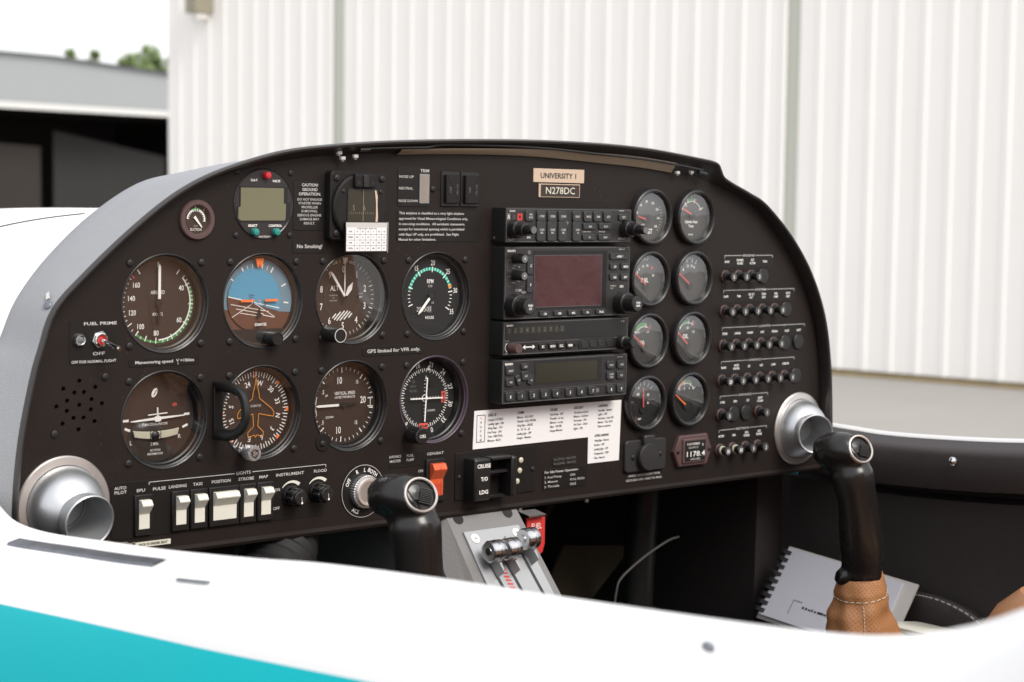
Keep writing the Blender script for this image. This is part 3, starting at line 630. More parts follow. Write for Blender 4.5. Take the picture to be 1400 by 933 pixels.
# --- suction gauge
g = G(); g.lathe([(15.4, 0), (15.6, 1.8), (14.8, 3.0), (11.9, 3.0), (11.3, 2.2), (11.0, -1)], 'brownbez', 44)
o = g.build('suction_gauge', P, (26.5, 0, 64.5), 'small brown rimmed suction gauge, topmost left of the panel')
g = G(); g.disc(11.2, -.6, 'dial', n=36); g.arc(-82, -22, 7.3, 8.4, -.3, 'white'); g.arc(22, 98, 7.3, 8.4, -.3, 'white'); g.arc(-22, 22, 7.3, 9, -.3, 'green')
for a in range(-82, 100, 15): g.tick(a, 6.4, 8.4, .7, -.2, 'white')
g.text('5', -.5, 9.8, 1.6, d=-.3); g.text('4', -7, 7.6, 1.6, d=-.3); g.text('6', 7, 7.8, 1.6, d=-.3); g.text('SUCTION', 0, -7.6, 1.9, d=-.3, sx=.85); g.text('IN.HG', 0, -4.8, 1.0, 'grey', d=-.3); g.build('dial', o)
g = G(); hand(g, 140, [(-1.1, -3), (1.1, -3), (.4, 7.6), (-.4, 7.6)], .2); g.build('needle', o)
g = G(); g.disc(11.2, 1.6, 'glass_soft', n=36); g.build('cover_glass', o)

# --- magnetic compass box
g = G(); g.prism(rrect(0, 0, 57, 57, 4), 0, 9, 'plate', 1.2); g.lathe([(27.5, 9), (27.2, 12), (26, 13.2), (24.5, 13.4)], 'plate', 48, cx=-1, cz=-1); g.disc(25, 13.4, 'plate', -1, -1)
o = g.build('magnetic_compass', P, (176.5, 0, 77), 'square black compass with dark green window and correction card')
g = G(); g.M = Matrix.Translation((-1, 1.3, 0)); g.rect(-14, 17, -19, 14, 15.0, 'lcd_dark'); g.poly([(-14, -19), (17, -19), (17, 14), (-14, 14)], .7, 15.3, 'matte', True); g.text('S', -8, -1.5, 4.2, 'striptan', 15.3, sx=.8, bold=-.01); g.text('6', 3, -1.5, 4.2, 'striptan', 15.3, sx=.8, bold=-.01)
for i in range(13): g.line((-12+i*2, -6.6), (-12+i*2, -4.6 if i % 2 else -5.2), .3, 15.3, 'striptan')
g.line((1.5, -18), (1.5, 13.5), .45, 15.6, 'striptan'); g.flat([(14, -18.8), (16.4, -18.8), (16.9, -8), (16.2, 2), (16.4, 8), (14.8, 13), (13.2, 13), (14.6, 4), (14.8, -8)], 15.5, 'tan_label'); g.build('window', o)
g = G(); g.M = Matrix.Translation((-1, 2, 0)); g.prism(rrect(2, 20.5, 21, 11, 1.5), 11, 19, 'plate', .8); g.prism(rrect(1.5, 20.5, 5, 10, 1), 19, 20.4, 'bezel', .4); g.disc(1.6, 19.2, 'screwblack', -5.5, 19); g.disc(1.6, 19.2, 'screwblack', 8.5, 19); g.build('adjuster_cover', o)
for a, b in ((-23, 22.5), (23.4, 22.5), (-23, -22.5)): screw(o, a, b, 9, 2.9)
screw(o, -19, 12, 13.3, 1.9); screw(o, 19, 12, 13.3, 1.9)
g = G(); g.M = Matrix.Diagonal((1.14, 1, .90, 1)); g.box(-19, 19, -14, 14, 15, 16.2, 'plate', .2); g.rect(-18.2, 18.2, -12.6, 8.8, 16.35, 'paper'); g.rect(-18.6, 18.6, 8.8, 13.4, 16.35, 'grey')
for i in range(4):
    z = 5.2-i*5.1; g.line((-18, z-2.6), (18, z-2.6), .25, 16.5, 'dim'); g.text('FOR' if i % 2 == 0 else 'STEER', -14.6, z, 1.5, 'ink', 16.5, sx=.75)
    for k in range(6): g.text(('N', '30', '60', 'E', '120', '150')[k] if i == 0 else ('002', '31', '62', '91', '119', '151')[k] if i == 1 else ('S', '210', '240', 'W', '300', '330')[k] if i == 2 else ('178', '211', '241', '268', '299', '331')[k], -8.6+k*4.9, z, 1.4, 'ink', 16.5, sx=.7)
for k in range(6): g.line((-11+k*4.9, -12.4), (-11+k*4.9, 7.4), .2, 16.5, 'dim')
g.text('DATE 9/11/2011  RADIO ON', 0, 8.0, 1.2, 'ink', 16.6, sx=.8); g.line((19, -14), (19, 14), .8, 16.7, 'steel'); g.build('correction_card', o, (3.0, 0, -25.5), 'white compass correction card in a clear holder')

# --- placards and trim indicator
def placard(name, x0, x1, z0, z1, lines, label, m='plate', ink='grey', r=2.5, th=.45):
    g = G(); g.prism(rrect((x0+x1)/2, (z0+z1)/2, x1-x0, z1-z0, r), 0, th, m, .15)
    for a, b, z, h, t, bo in lines: g.fit(t, a, b, z, h, ink, th+.2, bold=bo)
    return g.build(name, P, label=label)
placard('placard', 117.2, 148, 56.5, 96.6, [(125, 141, 93.3, 2.3, 'CAUTION!', .015), (125.5, 140.5, 89.6, 2.3, 'GROUND', .015), (122, 144, 86, 2.3, 'OPERATION.', .015), (120.8, 145, 81.6, 1.9, 'DO NOT ENGAGE', 0), (122, 144, 78.5, 1.9, 'STARTER WHEN', 0), (125, 141, 75.3, 1.9, 'PROPELLER', 0),
   (125, 141, 72.1, 1.9, 'IS MOVING.', 0), (121, 144.5, 68.8, 1.9, 'SERIOUS ENGINE', 0), (123.5, 142.5, 65.6, 1.9, 'DAMAGE MAY', 0), (127.5, 138.5, 62.3, 1.9, 'RESULT.', 0)], 'tall narrow black placard reading CAUTION! GROUND OPERATION')
placard('placard', 117.2, 150, 38, 49, [(121, 146, 43.6, 2.9, 'No Smoking!', .012)], 'small black placard reading No Smoking!')
placard('placard', 223.4, 315, 47, 74.3, [(225.2, 297, 71.5, 2.0, 'This airplane is classified as a very light airplane', .01), (225.2, 301.5, 66.9, 2.0, 'approved for Visual Meteorological Conditions only,', .01), (225.2, 298, 62.3, 2.0, 'in non-icing conditions.  All aerobatic maneuvers,', .01),
   (225.2, 297.5, 57.9, 2.0, 'except for intentional spinning which is permitted', .01), (225.2, 291.5, 53.4, 2.0, 'with flaps UP only, are prohibited.  See Flight', .01), (225.2, 266, 49.1, 2.0, 'Manual for other limitations.', .01)], 'wide black placard beginning This airplane is classified')
placard('placard', 189, 256, -49, -40.6, [(194, 251, -44.8, 2.9, 'GPS limited for VFR only.', .012)], 'black placard reading GPS limited for VFR only')
g = G(); g.prism(rrect(-.8, -44.6, 62, 6.6, 1.5), 0, .4, 'plate', .1); g.fit('Maneuvering speed', -26.5, 6.5, -44.4, 2.3, 'grey', .6, bold=.01); g.fit('V =106kts', 9.5, 25.5, -44.2, 2.3, 'grey', .6, bold=.01); g.text('A', 11, -46.6, 1.3, 'grey', .6); g.build('placard', P, label='thin black placard reading Maneuvering speed')
g = G(); g.prism(rrect(409, 106.7, 63, 12.4, .4), 0, .9, 'tan_label', .2); g.fit('UNIVERSITY 1', 386.5, 430.5, 106.7, 4.6, 'ink', 1.1, bold=.012); g.build('name_plate', P, label='tan plate with dark letters UNIVERSITY 1')
g = G(); g.prism(rrect(410, 93.2, 51, 12.2, .4), 0, .9, 'tan_label', .2); g.rect(386.5, 434.6, 87.8, 98.6, 1.05, 'dial'); g.fit('N278DC', 392.5, 428.5, 93.3, 6.0, 'tape', 1.3); g.build('name_plate', P, label='dark plate with pale registration letters N278DC')
g = G(); g.prism(rrect(240.8, 94, 35, 34, 3), 0, .5, 'plate', .15); g.fit('TRIM', 247.5, 257, 107.6, 2.6, 'grey', .7, bold=.01); g.fit('NOSE UP', 224.5, 240, 102.2, 2.1, 'grey', .7); g.fit('NEUTRAL', 224.5, 239.5, 92.4, 2.1, 'grey', .7); g.fit('NOSE DOWN', 224.5, 245, 81.8, 2.1, 'grey', .7)
o = g.build('trim_indicator', P, label='trim indicator with vertical bar of yellow segments')
g = G(); g.box(246.4, 257, 79.8, 104.9, .5, 1.6, 'midgrey', .2)
for i in range(11): g.rect(249, 254.4, 81.4+i*2.05, 82.7+i*2.05, 1.8, 'striptan')
g.build('segment_bar', o); screw(o, 261.8, 92.2, 0, 2.7)
for k, (x, a, b) in enumerate(((280.5, 'PUSH', 'FAULT'), (302.2, 'ENG', 'OIL PR'))):
    g = G(); g.box(x-10, x+10, 77.6, 107.8, 0, 1.5, 'black', .4)
    o = g.build('annunciator', P, label='blank black annunciator light nearer the %s' % ('trim indicator' if k == 0 else 'name plates'))
    g = G(); g.box(x-7.2, x+8.2, 80.2, 104.6, 1.5, 5, 'plate', .6); g.text('EPU', x-3, 92, 2, 'dim', 5.2, rot=90); g.text('BAT TEST', x+4.5, 92, 1.5, 'dim', 5.2, rot=90); g.build('lens', o)
# fuel prime switch and lamp
g = G(); g.prism(rrect(-61.7, -27.4, 40, 33.4, 3), 0, .4, 'plate', .1); g.fit('FUEL PRIME', -70, -42.5, -13.4, 2.2, 'grey', .6, bold=.01); g.fit('OFF', -62.5, -52.5, -36, 2.3, 'grey', .6, bold=.01); g.fit('OFF FOR NORMAL FLIGHT', -80, -42.8, -41.8, 2.0, 'grey', .6, bold=.01)
o = g.build('fuel_prime_switch', P, label='bare metal toggle switch below the words FUEL PRIME')
hx = circ(6.7, 6, -57, -25.5, .2)
g = G(); g.prism(hx, .4, 2.6, 'steel', .4); g.lathe([(5.4, 2.6), (5.4, 4.2), (4.6, 4.8), (3.7, 4.8), (3.5, 3)], 'chrome', 28, -57, -25.5); g.disc(3.7, 3.1, 'red', -57, -25.5); g.build('hex_nut', o)
g = G(); g.tube([(-57, -2.8, -25.5), (-55, -12, -28), (-52.6, -20, -30.8), (-52.0, -22, -31.5)], [1.3, 1.6, 2.1, 1.8], 'chrome', 14); g.build('lever', o)
g = G(); g.lathe([(4.9, .4), (4.9, 2), (4.4, 3.4), (3.4, 4.4), (2.9, 4.0), (2.7, 3.2)], 'steel', 26, -74, -25.2); g.lathe([(2.8, 3.4), (1.8, 4.2), (.01, 4.5)], 'dim', 20, -74, -25.2); g.build('indicator_lamp', P, label='small round chrome rimmed lamp left of the fuel prime switch')
screw(panel, -51.8, -53.8); screw(panel, -93.5, -94.3)
# grab-shaped lever between the two lower left dials
g = G()
path = [(47, 0, -66), (47, -20, -66), (49, -32, -70), (50, -36, -79), (50, -36, -90), (48, -30, -99), (47, -18, -103), (47, 0, -103)]
g.tube(catmull(path, 5), 3.6, 'black', 14, ell=1.5); g.box(43, 51, -107, -62, 0, 2.5, 'plate', .5)
g.build('parking_lever', P, label='black D-shaped handle standing out between two lower left dials')

# --- light switches
g = G(); pl = rrect(53.7, -157.5, 200, 44, 4); g.prism(pl, 0, .5, 'plate', .15)
g.line((-13.8, -139.2), (-13.8, -137.2), .5, .75, 'grey'); g.line((-13.8, -137.2), (63.8, -137.2), .5, .75, 'grey'); g.line((80.5, -137.1), (153, -137.1), .5, .75, 'grey'); g.line((153, -137.1), (153, -139.4), .5, .75, 'grey')
g.fit('LIGHTS', 65.5, 78.8, -137.2, 2.5, 'grey', .8, bold=.01)
for t, a, b, z in (('AUTO', -43.8, -33.4, -139.6), ('PILOT', -43.8, -33.2, -143), ('EPU', -24.5, -17.4, -142.9), ('PULSE', -10.4, .8, -142.9), ('LANDING', 3.6, 19.6, -142.6), ('TAXI', 25.6, 34, -142.5), ('POSITION', 42.6, 60, -142.2), ('STROBE', 67.5, 82.2, -142.2), ('MAP', 87.2, 95.6, -142.1), ('INSTRUMENT', 103.5, 131, -142), ('FLOOD', 141, 154, -141.9), ('ON', 102.6, 107.4, -154), ('OFF', 101, 107.5, -169.2)):
    g.fit(t, a, b, z, 2.3, 'grey', .75, bold=.01)
g.fit('MIC', -34, -25.5, -184, 2.4, 'grey', .3)
g.line((-46, -182), (-32, -182), .4, .3, 'grey')
swp = g.build('switch_plate', P, label='black plate carrying the row of light switches')
def rocker(x, w, label, z0=-177.6, z1=-146.2, m='cream', name='rocker_switch', split=False, sep='grey'):
    g = G(); g.box(x-w/2-3.2, x+w/2+3.2, z0, z1, .4, 3.4, 'black', .6, r=.6)
    o = g.build(name, P, (0, 0, 0), label)
    zt = z1-3.6; zb = z0+4.4; zm = zt-(zt-zb)*.46; zr = zt-(zt-zb)*.16
    sec = [(3.0, zt), (7.2, zt-.3), (9.6, zr), (9.4, zr-.9), (4.2, zm), (3.9, zm-.5), (3.9, zb+.8), (3.0, zb)]
    g = G(); g.loft([[(x-w/2+i_, -d, z) for d, z in sec] for i_ in (0, w)], m, closed=True, caps=(True, True))
    if split:
        g.line((x, zt-1), (x, zb), .3, 9.9, 'ink')
        for k in range(9): g.line((x-w/2+1, zb+1.5+k*1.2), (x+w/2-1, zb+1.5+k*1.2), .3, 4.2, 'red')
    g.build('rocker', o, smooth=20); return o
for x, w_, lb in ((-19.5, 9, 'narrow cream rocker switch under the word EPU'), (13.2, 9, 'narrow cream rocker switch under the word LANDING'), (30, 9, 'narrow cream rocker switch under the word TAXI'), (53.2, 21.5, 'wide cream rocker switch under the word POSITION'), (75.6, 9, 'narrow cream rocker switch under the word STROBE'), (92.2, 9, 'narrow cream rocker switch under the word MAP')):
    rocker(x, w_, lb)
g = G(); g.M = Matrix.Rotation(RAD(0), 4, 'Y'); g.prism(rrect(-9.8, -185.2, 31, 4.0, .2), 0, .7, 'tape'); g.fit('JACK IS UNDER SEAT', -22.5, 3, -185.2, 1.8, 'ink', .9, bold=.02); g.build('label_tape', P, label='cream tape label reading JACK IS UNDER SEAT')
def pot(x, z, lb):
    g = G(); g.lathe([(8.6, .5), (8.6, 3), (7.9, 4)], 'knob', 32); pk = []
    for i in range(48): r = 7.6 if (i % 6) < 3 else 6.6; pk.append((r*math.cos(i*math.pi/24), r*math.sin(i*math.pi/24)))
    g.prism(pk, 4, 13, 'knob', .5); g.lathe([(6.1, 13), (5.9, 15.4), (5.2, 16.2), (.01, 16.3)], 'bezel', 28); g.disc(.9, 16.6, 'white', .5, -3.8, 12); g.line((0, 1), (.5, -3), .5, 16.55, 'grey')
    o = g.build('dimmer_knob', P, (x, 0, z), lb)
    g = G(); n = 14; vs = []
    for i in range(n+1):
        a = -48+92*i/n; t = 10.6+.3*i/n; k = .6+2.3*i/n; p = pol(a, t); q = pol(a, t+k); vs += [(p[0], -.8, p[1]), (q[0], -.8, q[1])]
    g.add(vs, [(2*i, 2*i+1, 2*i+3, 2*i+2) for i in range(n)], 'cream'); g.build('scale_mark', o)
pot(118, -160.2, 'fluted black knob under the word INSTRUMENT'); pot(144.6, -159.4, 'fluted black knob under the word FLOOD')
# ignition
g = G(); g.lathe([(22.5, 0), (22.5, .7), (22, .9)], 'plate', 48); g.disc(22.2, .85, 'plate'); g.lathe([(22.4, .95), (22.0, .98)], 'grey', 48)
for a, t in ((-62, 'OFF'), (-22, 'R'), (4, 'L'), (32, 'BOTH'), (78, 'START'), (206, 'ACS')):
    p = pol(a, 18); g.text(t, p[0], p[1], 3.3, 'white', 1.1, rot=a if a < 100 else a-180, sx=.85, bold=.01)
o = g.build('ignition_switch', P, (192, 0, -163), 'round magneto key switch behind the near control stick')
pk = []
for i in range(80): r = 14.2 if i % 2 else 13.6; pk.append((r*math.cos(i*math.pi/40), r*math.sin(i*math.pi/40)))
g = G(); g.prism(pk, .9, 7, 'alu', .5); g.lathe([(12.4, 7), (11.8, 8.6), (11.2, 9.2), (9.2, 9.2), (8.9, 8.6)], 'ring', 36); g.disc(9, 8.5, 'alu_warm'); g.box(-.8, .8, -4, 4, 8.4, 8.9, 'ink', r=0); g.build('lock_barrel', o)
# avionics master placard, gen/bat switch
g = G(); g.prism(rrect(243, -140, 46, 13, 1.5), 0, .4, 'plate', .1)
for t, a, b, z in (('AVIONICS', 219.2, 232.4, -136.5), ('MASTER', 220, 232, -140.4), ('FUEL', 238.3, 246, -136.7), ('PUMP', 238.2, 246.4, -140.5)): g.fit(t, a, b, z, 2.2, 'grey', .6)
g.fit('ON', 251.8, 257, -151.2, 2.3, 'grey', .3); g.build('placard', P, label='small black placard reading AVIONICS MASTER and FUEL PUMP')
placard('placard', 259, 281.5, -139.6, -134.6, [(260.8, 279.5, -137, 2.3, 'GEN/BAT', 0)], 'small black placard reading GEN/BAT above the orange switch')
rocker(269.5, 14.5, 'wide orange double rocker switch', -179, -141.6, 'rocker_orange', split=True)
# flap selector
g = G(); g.box(293, 388.5, -181, -139, 0, 1.2, 'plate', .3, r=1)
o = g.build('flap_selector', P, label='square black flap selector marked CRUISE, T/O and LDG'); screw(o, 297.6, -160.3, 1.2, 2.2); screw(o, 384.6, -160.3, 1.2, 2.4)
g = G()
g.box(302.5, 321.5, -180.5, -143.5, 1, 17, 'black', 1.6, r=2); g.box(344, 350.5, -180, -143.5, 1, 19, 'black', 1.5, r=2); g.box(321, 345, -145.5, -143, 1, 18, 'black', .5); g.box(321, 345, -180.5, -178, 1, 10, 'black', .4)
for t, a, b, z in (('CRUISE', 304.5, 320, -149.6), ('T/O', 309, 317, -161.2), ('LDG', 307.5, 317.5, -172.8)): g.fit(t, a, b, z, 3.3, 'white', 17.2, bold=.02)
g.build('guard', o)
g = G(); g.box(322, 343.5, -158, -155.5, 2, 14, 'bezel', .5); g.box(322, 343.5, -162, -158, 2, 6, 'matte', .5); g.build('flap_lever', o)
for z, x in ((-151, 370), (-160.4, 368.7), (-170, 366)):
    g = G(); g.lathe([(2.6, 0), (2.6, .6), (1.8, 1.2), (.01, 1.4)], 'tubecream', 18); g.build('indicator_light', o, (x, -1.2, z))
g = G()
for a, z0, z1 in ((0, -152, -156), (1.5, -150, -151.5), (3, -158, -163)): g.flat([(356, z0), (364, z0+1.6-a), (357, z1)], 1.5, 'white')
g.build('lettering', o)
# checklist
g = G(); pts = [(313, -137), (314, -102.8), (497.6, -103.6), (496.4, -161.3), (455.2, -161.3), (455, -136.2)]; g.prism(pts, 0, .5, 'paper')
g.poly([(317, -131), (317, -107), (326.5, -107), (326.5, -131)], .6, .7, 'ink', True)
for i, t in enumerate(('Vr', '44', 'Vx', '57', 'Vy', '68')): g.text(t, 321.8, -109.6-i*3.9, 1.9, 'needle_red' if i % 2 == 0 and i < 1 else 'ink', .7, sx=.8)
cols = [(330, 'LINE UP', ('Canopy-LOCKED', 'Landing Light - ON', 'Wing Flaps - T/O', 'Fuel Pump - ON', 'Trim - NEUTRAL', 'Mixture - RICH')), (365, 'CLIMB', ('Mixture - FULL RICH', 'Throttle - FULL POWER', 'Wing Flaps - CRUISE', 'Vy - 75  Vx - 65', 'Landing Light - OFF', 'Gauges - Monitor')),
        (405.5, 'CRUISE', ('Fuel Pump - OFF', 'Throttle - as req', 'Mixture - as req', 'Flaps - CRUISE', 'Gauges-Monitor')), (435.5, 'DESCENT', ('Throttle-as required', 'Mixture - Enrichen', 'Fuel pump - ON', 'Alt & Inst - Check', 'Lights - ON')), (467, 'LANDING', ('Seat Belts - fastened', 'Lights - ON', 'Fuel pump - check ON', 'Mixture - FULL RICH', 'Flaps-as required'))]
for x, h_, ls_ in cols:
    g.text(h_, x, -107.5, 2.2, 'ink', .7, sx=.88, al='L', bold=.02)
    for i, t in enumerate(ls_): g.text(t, x, -111.8-i*3.75, 2.0, 'ink', .7, sx=.84 if len(t) < 19 else .76, al='L', bold=.006)
g.text('AFTER LANDING', 463, -135.5, 2.1, 'ink', .7, sx=.8, al='L', bold=.025)
for i, t in enumerate(('Wing flaps - Retract', 'Strobes - OFF', 'Landing Light - OFF', 'Transponder - STBY', 'Trim - Neutral')): g.text(t, 463, -140.2-i*4.1, 2.0, 'ink', .7, sx=.80, al='L', bold=.008)
g.build('checklist', P, label='white L-shaped paper checklist headed LINE UP, CLIMB, CRUISE, DESCENT')
placard('placard', 410, 441, -160.6, -151.6, [(411, 439.5, -154, 2.0, 'Va (T/O) 100 KTS', .01), (411, 439.5, -158, 2.0, 'Va (LDG)  78 KTS', .01)], 'small dark placard with the two lines 100 KTS and 78 KTS', 'panel', 'dim')
placard('placard', 398.3, 454.5, -182, -162.6, [(400.5, 443, -165.2, 2.2, 'For Idle Power Operation:', .012), (400.5, 421.5, -170, 2.0, '1. Fuel Pump', .005), (433, 439, -170, 2.0, 'ON', .005), (400.5, 417, -174.3, 2.0, '2. Mixture', .005), (433, 451, -174.3, 2.0, 'FULL RICH', .005), (400.5, 419, -178.6, 2.0, '3. Throttle', .005), (433, 440.5, -178.6, 2.0, 'IDLE', .005)], 'dark placard headed For Idle Power Operation', 'plate', 'grey', 1)
# accessory socket
g = G(); g.prism(rrect(530.5, -159, 56, 31, 4), 0, 3.5, 'rubber', 1)
o = g.build('accessory_socket', P, label='black capped power socket between checklist and hour meter'); screw(o, 512.5, -159.6, 3.5, 2.5); screw(o, 549.5, -158.6, 3.5, 2.5)
g = G(); g.lathe([(13.6, 3.5), (13.6, 8), (12.6, 9.4), (.01, 9.8)], 'rubber', 32, 530.5, -160); g.box(523, 538, -150, -139, 3.4, 8.6, 'rubber', 1.2, r=2); g.build('cap', o)
placard('placard', 505, 559, -184.8, -175.8, [(509.5, 554, -178.2, 2.0, '14VDC ACCESSORY PWR.', .005), (507, 557, -182.4, 2.0, 'GROUND OPS. ONLY 5A MAX.', .005)], 'small dark placard reading 14VDC ACCESSORY PWR.', 'panel', 'grey', .5, .2)
# hour meter
g = G(); pts = [(569, -158.8), (576, -143.6), (616, -143.6), (623, -158.8), (616, -174.4), (576, -174.4)]; g.prism(pts, 0, 5, 'brownbez', 1.2); g.prism(rrect(596, -159, 34, 24, 1), 5, 7, 'brownbez', .8)
o = g.build('hour_meter', P, label='reddish brown six-sided hour meter right of the capped socket'); screw(o, 573.5, -159, 5, 2.2); screw(o, 618.6, -159, 5, 2.2)
g = G(); g.rect(581.5, 610.5, -169, -149, 7.2, 'black'); g.fit('HOBBS', 584, 602, -152, 2.2, 'grey', 7.4, bold=.02); g.fit('QUARTZ', 586, 600, -155.6, 1.8, 'grey', 7.4); g.fit('1178.4', 583, 609, -162, 5.0, 'white', 7.4); g.fit('HOURS', 589, 603, -167.2, 1.8, 'grey', 7.4); g.text('8', 606.5, -153.5, 3, 'grey', 7.4); g.build('counter_window', o)

# --- radio stack
RX0, RX1, RD = 330.2, 486.3, 18
def radio(name, z0, z1, label, face='radio'):
    g = G(); g.prism(rrect((RX0+RX1)/2, (z0+z1)/2, RX1-RX0, z1-z0, 1.2), 0, RD, 'matte', .5, top=face)
    g.poly(rrect((RX0+RX1)/2, (z0+z1)/2, RX1-RX0-2.2, z1-z0-2.2, 1), .4, RD+.15, 'dim', True)
    return g.build(name, P, label=label)
def keyb(o, x, z, w_, h_, t, th=1.8, m='key', ink='grey', hh=None, name='key', two=None, rot=0):
    g = G(); g.M = Matrix.Rotation(RAD(rot), 4, 'Y') if rot else None
    g.prism(rrect(0, 0, w_, h_, min(w_, h_)*.22), 0, th, m, .5)
    hh = hh or 1.9
    if two: g.text(t, .6, 1.3, hh, ink, th+.15, sx=.8, bold=.015); g.text(two, .6, -1.4, hh, ink, th+.15, sx=.8, bold=.015)
    elif t: g.text(t, .4, -.2, hh, ink, th+.15, sx=.8, bold=.015)
    return g.build(name, o, (x, -RD, z))
def rknob(o, x, z, prof, m='knob', cap=None, txt=None):
    g = G(); g.lathe(prof, m, 34, cap=True)
    if cap: g.disc(prof[-1][0]*.86, prof[-1][1]+.12, cap, n=26)
    if txt:
        for i, t in enumerate(txt): g.text(t, 0, 1.4-2.8*i if len(txt) > 1 else 0, 1.8, 'white', prof[-1][1]+.3, sx=.85, bold=.02)
    return g.build('knob', o, (x, -RD, z))
big = [(10.4, 0), (10.4, 1), (10, 10), (9.2, 10.8), (7.4, 10.9), (7.4, 11.2), (7.2, 22), (6.4, 23)]
# audio panel
o = radio('audio_panel', 46.6, 77.6, 'audio panel, topmost unit in the radio stack, with two rows of keys')
g = G(); d = RD+.3; g.text('GARMIN', 337.5, 74.6, 1.6, 'grey', d, sx=.8, bold=.02); g.rect(331, 335.6, 66.6, 72.4, d, 'dim'); g.rect(336.6, 342.6, 66.6, 72.4, d, 'ink'); g.rect(343.6, 349.4, 66.6, 72.4, d, 'red'); g.text('A', 333.2, 69.6, 3.4, 'white', d+.2, sx=.8); g.text('O', 339.6, 69.6, 3, 'dim', d+.2, sx=.8); g.text('M', 346.4, 69.6, 3.4, 'ink', d+.2, sx=.7)
g.text('PILOT', 337, 49.2, 1.7, 'grey', d); g.text('COPILOT', 474, 50.2, 1.6, 'grey', d, sx=.9); g.text('SENS', 357.5, 51.4, 1.6, 'white', d, sx=.9); g.text('MARKER', 473, 76, 1.1, 'grey', d); g.text('CABIN AUDIO', 429, 56.6, 1.1, 'grey', d); g.text('INTERCOM', 448, 56.6, 1.1, 'grey', d)
g.disc(1.7, d, 'dim', 404, 64.5, 14); g.disc(1.5, d, 'matte', 404, 58.5, 14); g.build('lettering', o)
for x, t, q in ((356.7, 'MKR', 'MUTE'), (370.2, 'COM1', None), (383.2, 'COM2', None), (396.4, 'COM3', None), (414.1, 'NAV1', None), (427.8, 'NAV2', None), (440.2, 'DME', None), (453.1, 'ADF', None)): keyb(o, x+1, 70.5, 10.4, 9.6, t, two=q, hh=1.5 if q else 1.9)
keyb(o, 474, 70.2, 10.5, 6, 'TEST')
for x, t, q in ((370.4, 'COM1', 'MIC'), (383.3, 'COM2', 'MIC'), (396.7, 'COM3', 'MIC'), (414.3, 'COM', '1/2')): keyb(o, x+1, 57, 10.2, 18, t, two=q, hh=1.7)
for x, z, t in ((430.2, 61.5, 'SPKR'), (450.2, 61.6, 'PILOT'), (429.8, 51.7, 'PA'), (449.8, 51.7, 'CREW')): keyb(o, x+1, z, 15.5, 5.6, t, hh=1.6)
rknob(o, 339.5, 58.8, [(8.0, 0), (8.0, .8), (7.8, 8), (7, 8.8), (5.8, 8.8), (5.6, 16), (4.2, 16.4), (4.1, 26), (3.6, 26.8)], cap='dim'); rknob(o, 478.5, 59.2, [(8.0, 0), (8.0, .8), (7.8, 8), (7, 8.8), (5.8, 8.8), (5.6, 16), (4.2, 16.4), (4.1, 26), (3.6, 26.8)], cap='dim')
screw(o, RX0-.4, 50, 4, 2)
# gps
o = radio('gps_navigator', -21.4, 43.2, 'moving-map navigator with large blank reddish screen')
g = G(); g.box(364.5, 455.8, -13.2, 39.4, RD-.05, RD+.25, 'matte', 0, r=0); g.build('screen_recess', o)
g = G(); g.rect(365, 449.2, -11, 35.2, RD+.4, 'screen'); g.poly([(365, -11), (449.2, -11), (449.2, 35.4), (365, 35.4)], .35, RD+.55, 'dim', True); g.flat([(449.6, -11), (455.4, -13), (455.4, 39), (449.6, 35.2)], RD+.5, 'plate'); g.build('screen', o)
g = G(); g.text('GARMIN', 337.5, 39.6, 2.0, 'white', d, sx=.85, bold=.03); g.text('GNS 430', 474.5, 40.4, 1.4, 'grey', d, bold=.02); g.disc(1.9, d, 'dim', 358.6, 38.2, 16); g.text('COM/', 347, 4.6, 2.0, 'grey', d, bold=.01); g.text('VLOC', 354, 2.8, 1.7, 'grey', d, bold=.01); g.text('GPS', 475.5, 5.8, 2.0, 'white', d, bold=.01); g.text('DEFAULT', 465, 6.6, 1.3, 'grey', d); g.text('NAV', 463, 4.4, 1.3, 'grey', d)
g.text('PWR', 342, 26.6, 1.3, 'grey', d); g.text('VOL', 341, 24.4, 1.3, 'grey', d); g.text('SQ', 346.8, 25.4, 1.3, 'grey', d); g.text('VLOC', 341, 11.4, 1.3, 'grey', d); g.text('VOL', 346, 13, 1.3, 'grey', d)
for a, b in ((31.5, 22), (17, 8)): g.poly([(338, b), (333, b), (333, a), (338, a)], .35, d, 'dim'); g.poly([(350, b), (354, b), (354, a), (350, a)], .35, d, 'dim')
g.build('lettering', o)
sm = [(4.6, 0), (4.6, .8), (4.3, 12), (3.8, 12.8)]
rknob(o, 342.5, 33, sm, cap='dim', txt=('C',)); rknob(o, 342.5, 18, sm, cap='dim', txt=('V',)); rknob(o, 341, -8.8, big, cap='key', txt=('PUSH', 'C/V')); rknob(o, 475, -9.4, big, cap='key', txt=('PUSH', 'CRSR'))
keyb(o, 359.5, 26.5, 7.4, 15.5, 'C', ink='white', hh=2.4, name='flip_key'); keyb(o, 359.5, 9.5, 7.4, 14.5, 'V', ink='white', hh=2.4, name='flip_key')
keyb(o, 470.5, 34, 23, 6.2, 'v RNG ^', ink='white', hh=2); keyb(o, 464.5, 24.6, 10.5, 6.2, '-D>', ink='white'); keyb(o, 478.5, 24.5, 10.5, 6.2, 'MENU', ink='white'); keyb(o, 464.5, 14.8, 10.5, 6.2, 'CLR', ink='white'); keyb(o, 478.5, 14.7, 10.5, 6.2, 'ENT', ink='white')
for x, t in ((376, 'CDI'), (393.7, 'OBS'), (411.1, 'MSG'), (428.9, 'FPL'), (446.6, 'PROC')): keyb(o, x+2, -16.9, 11.5, 4.8, t, ink='white', hh=1.8)
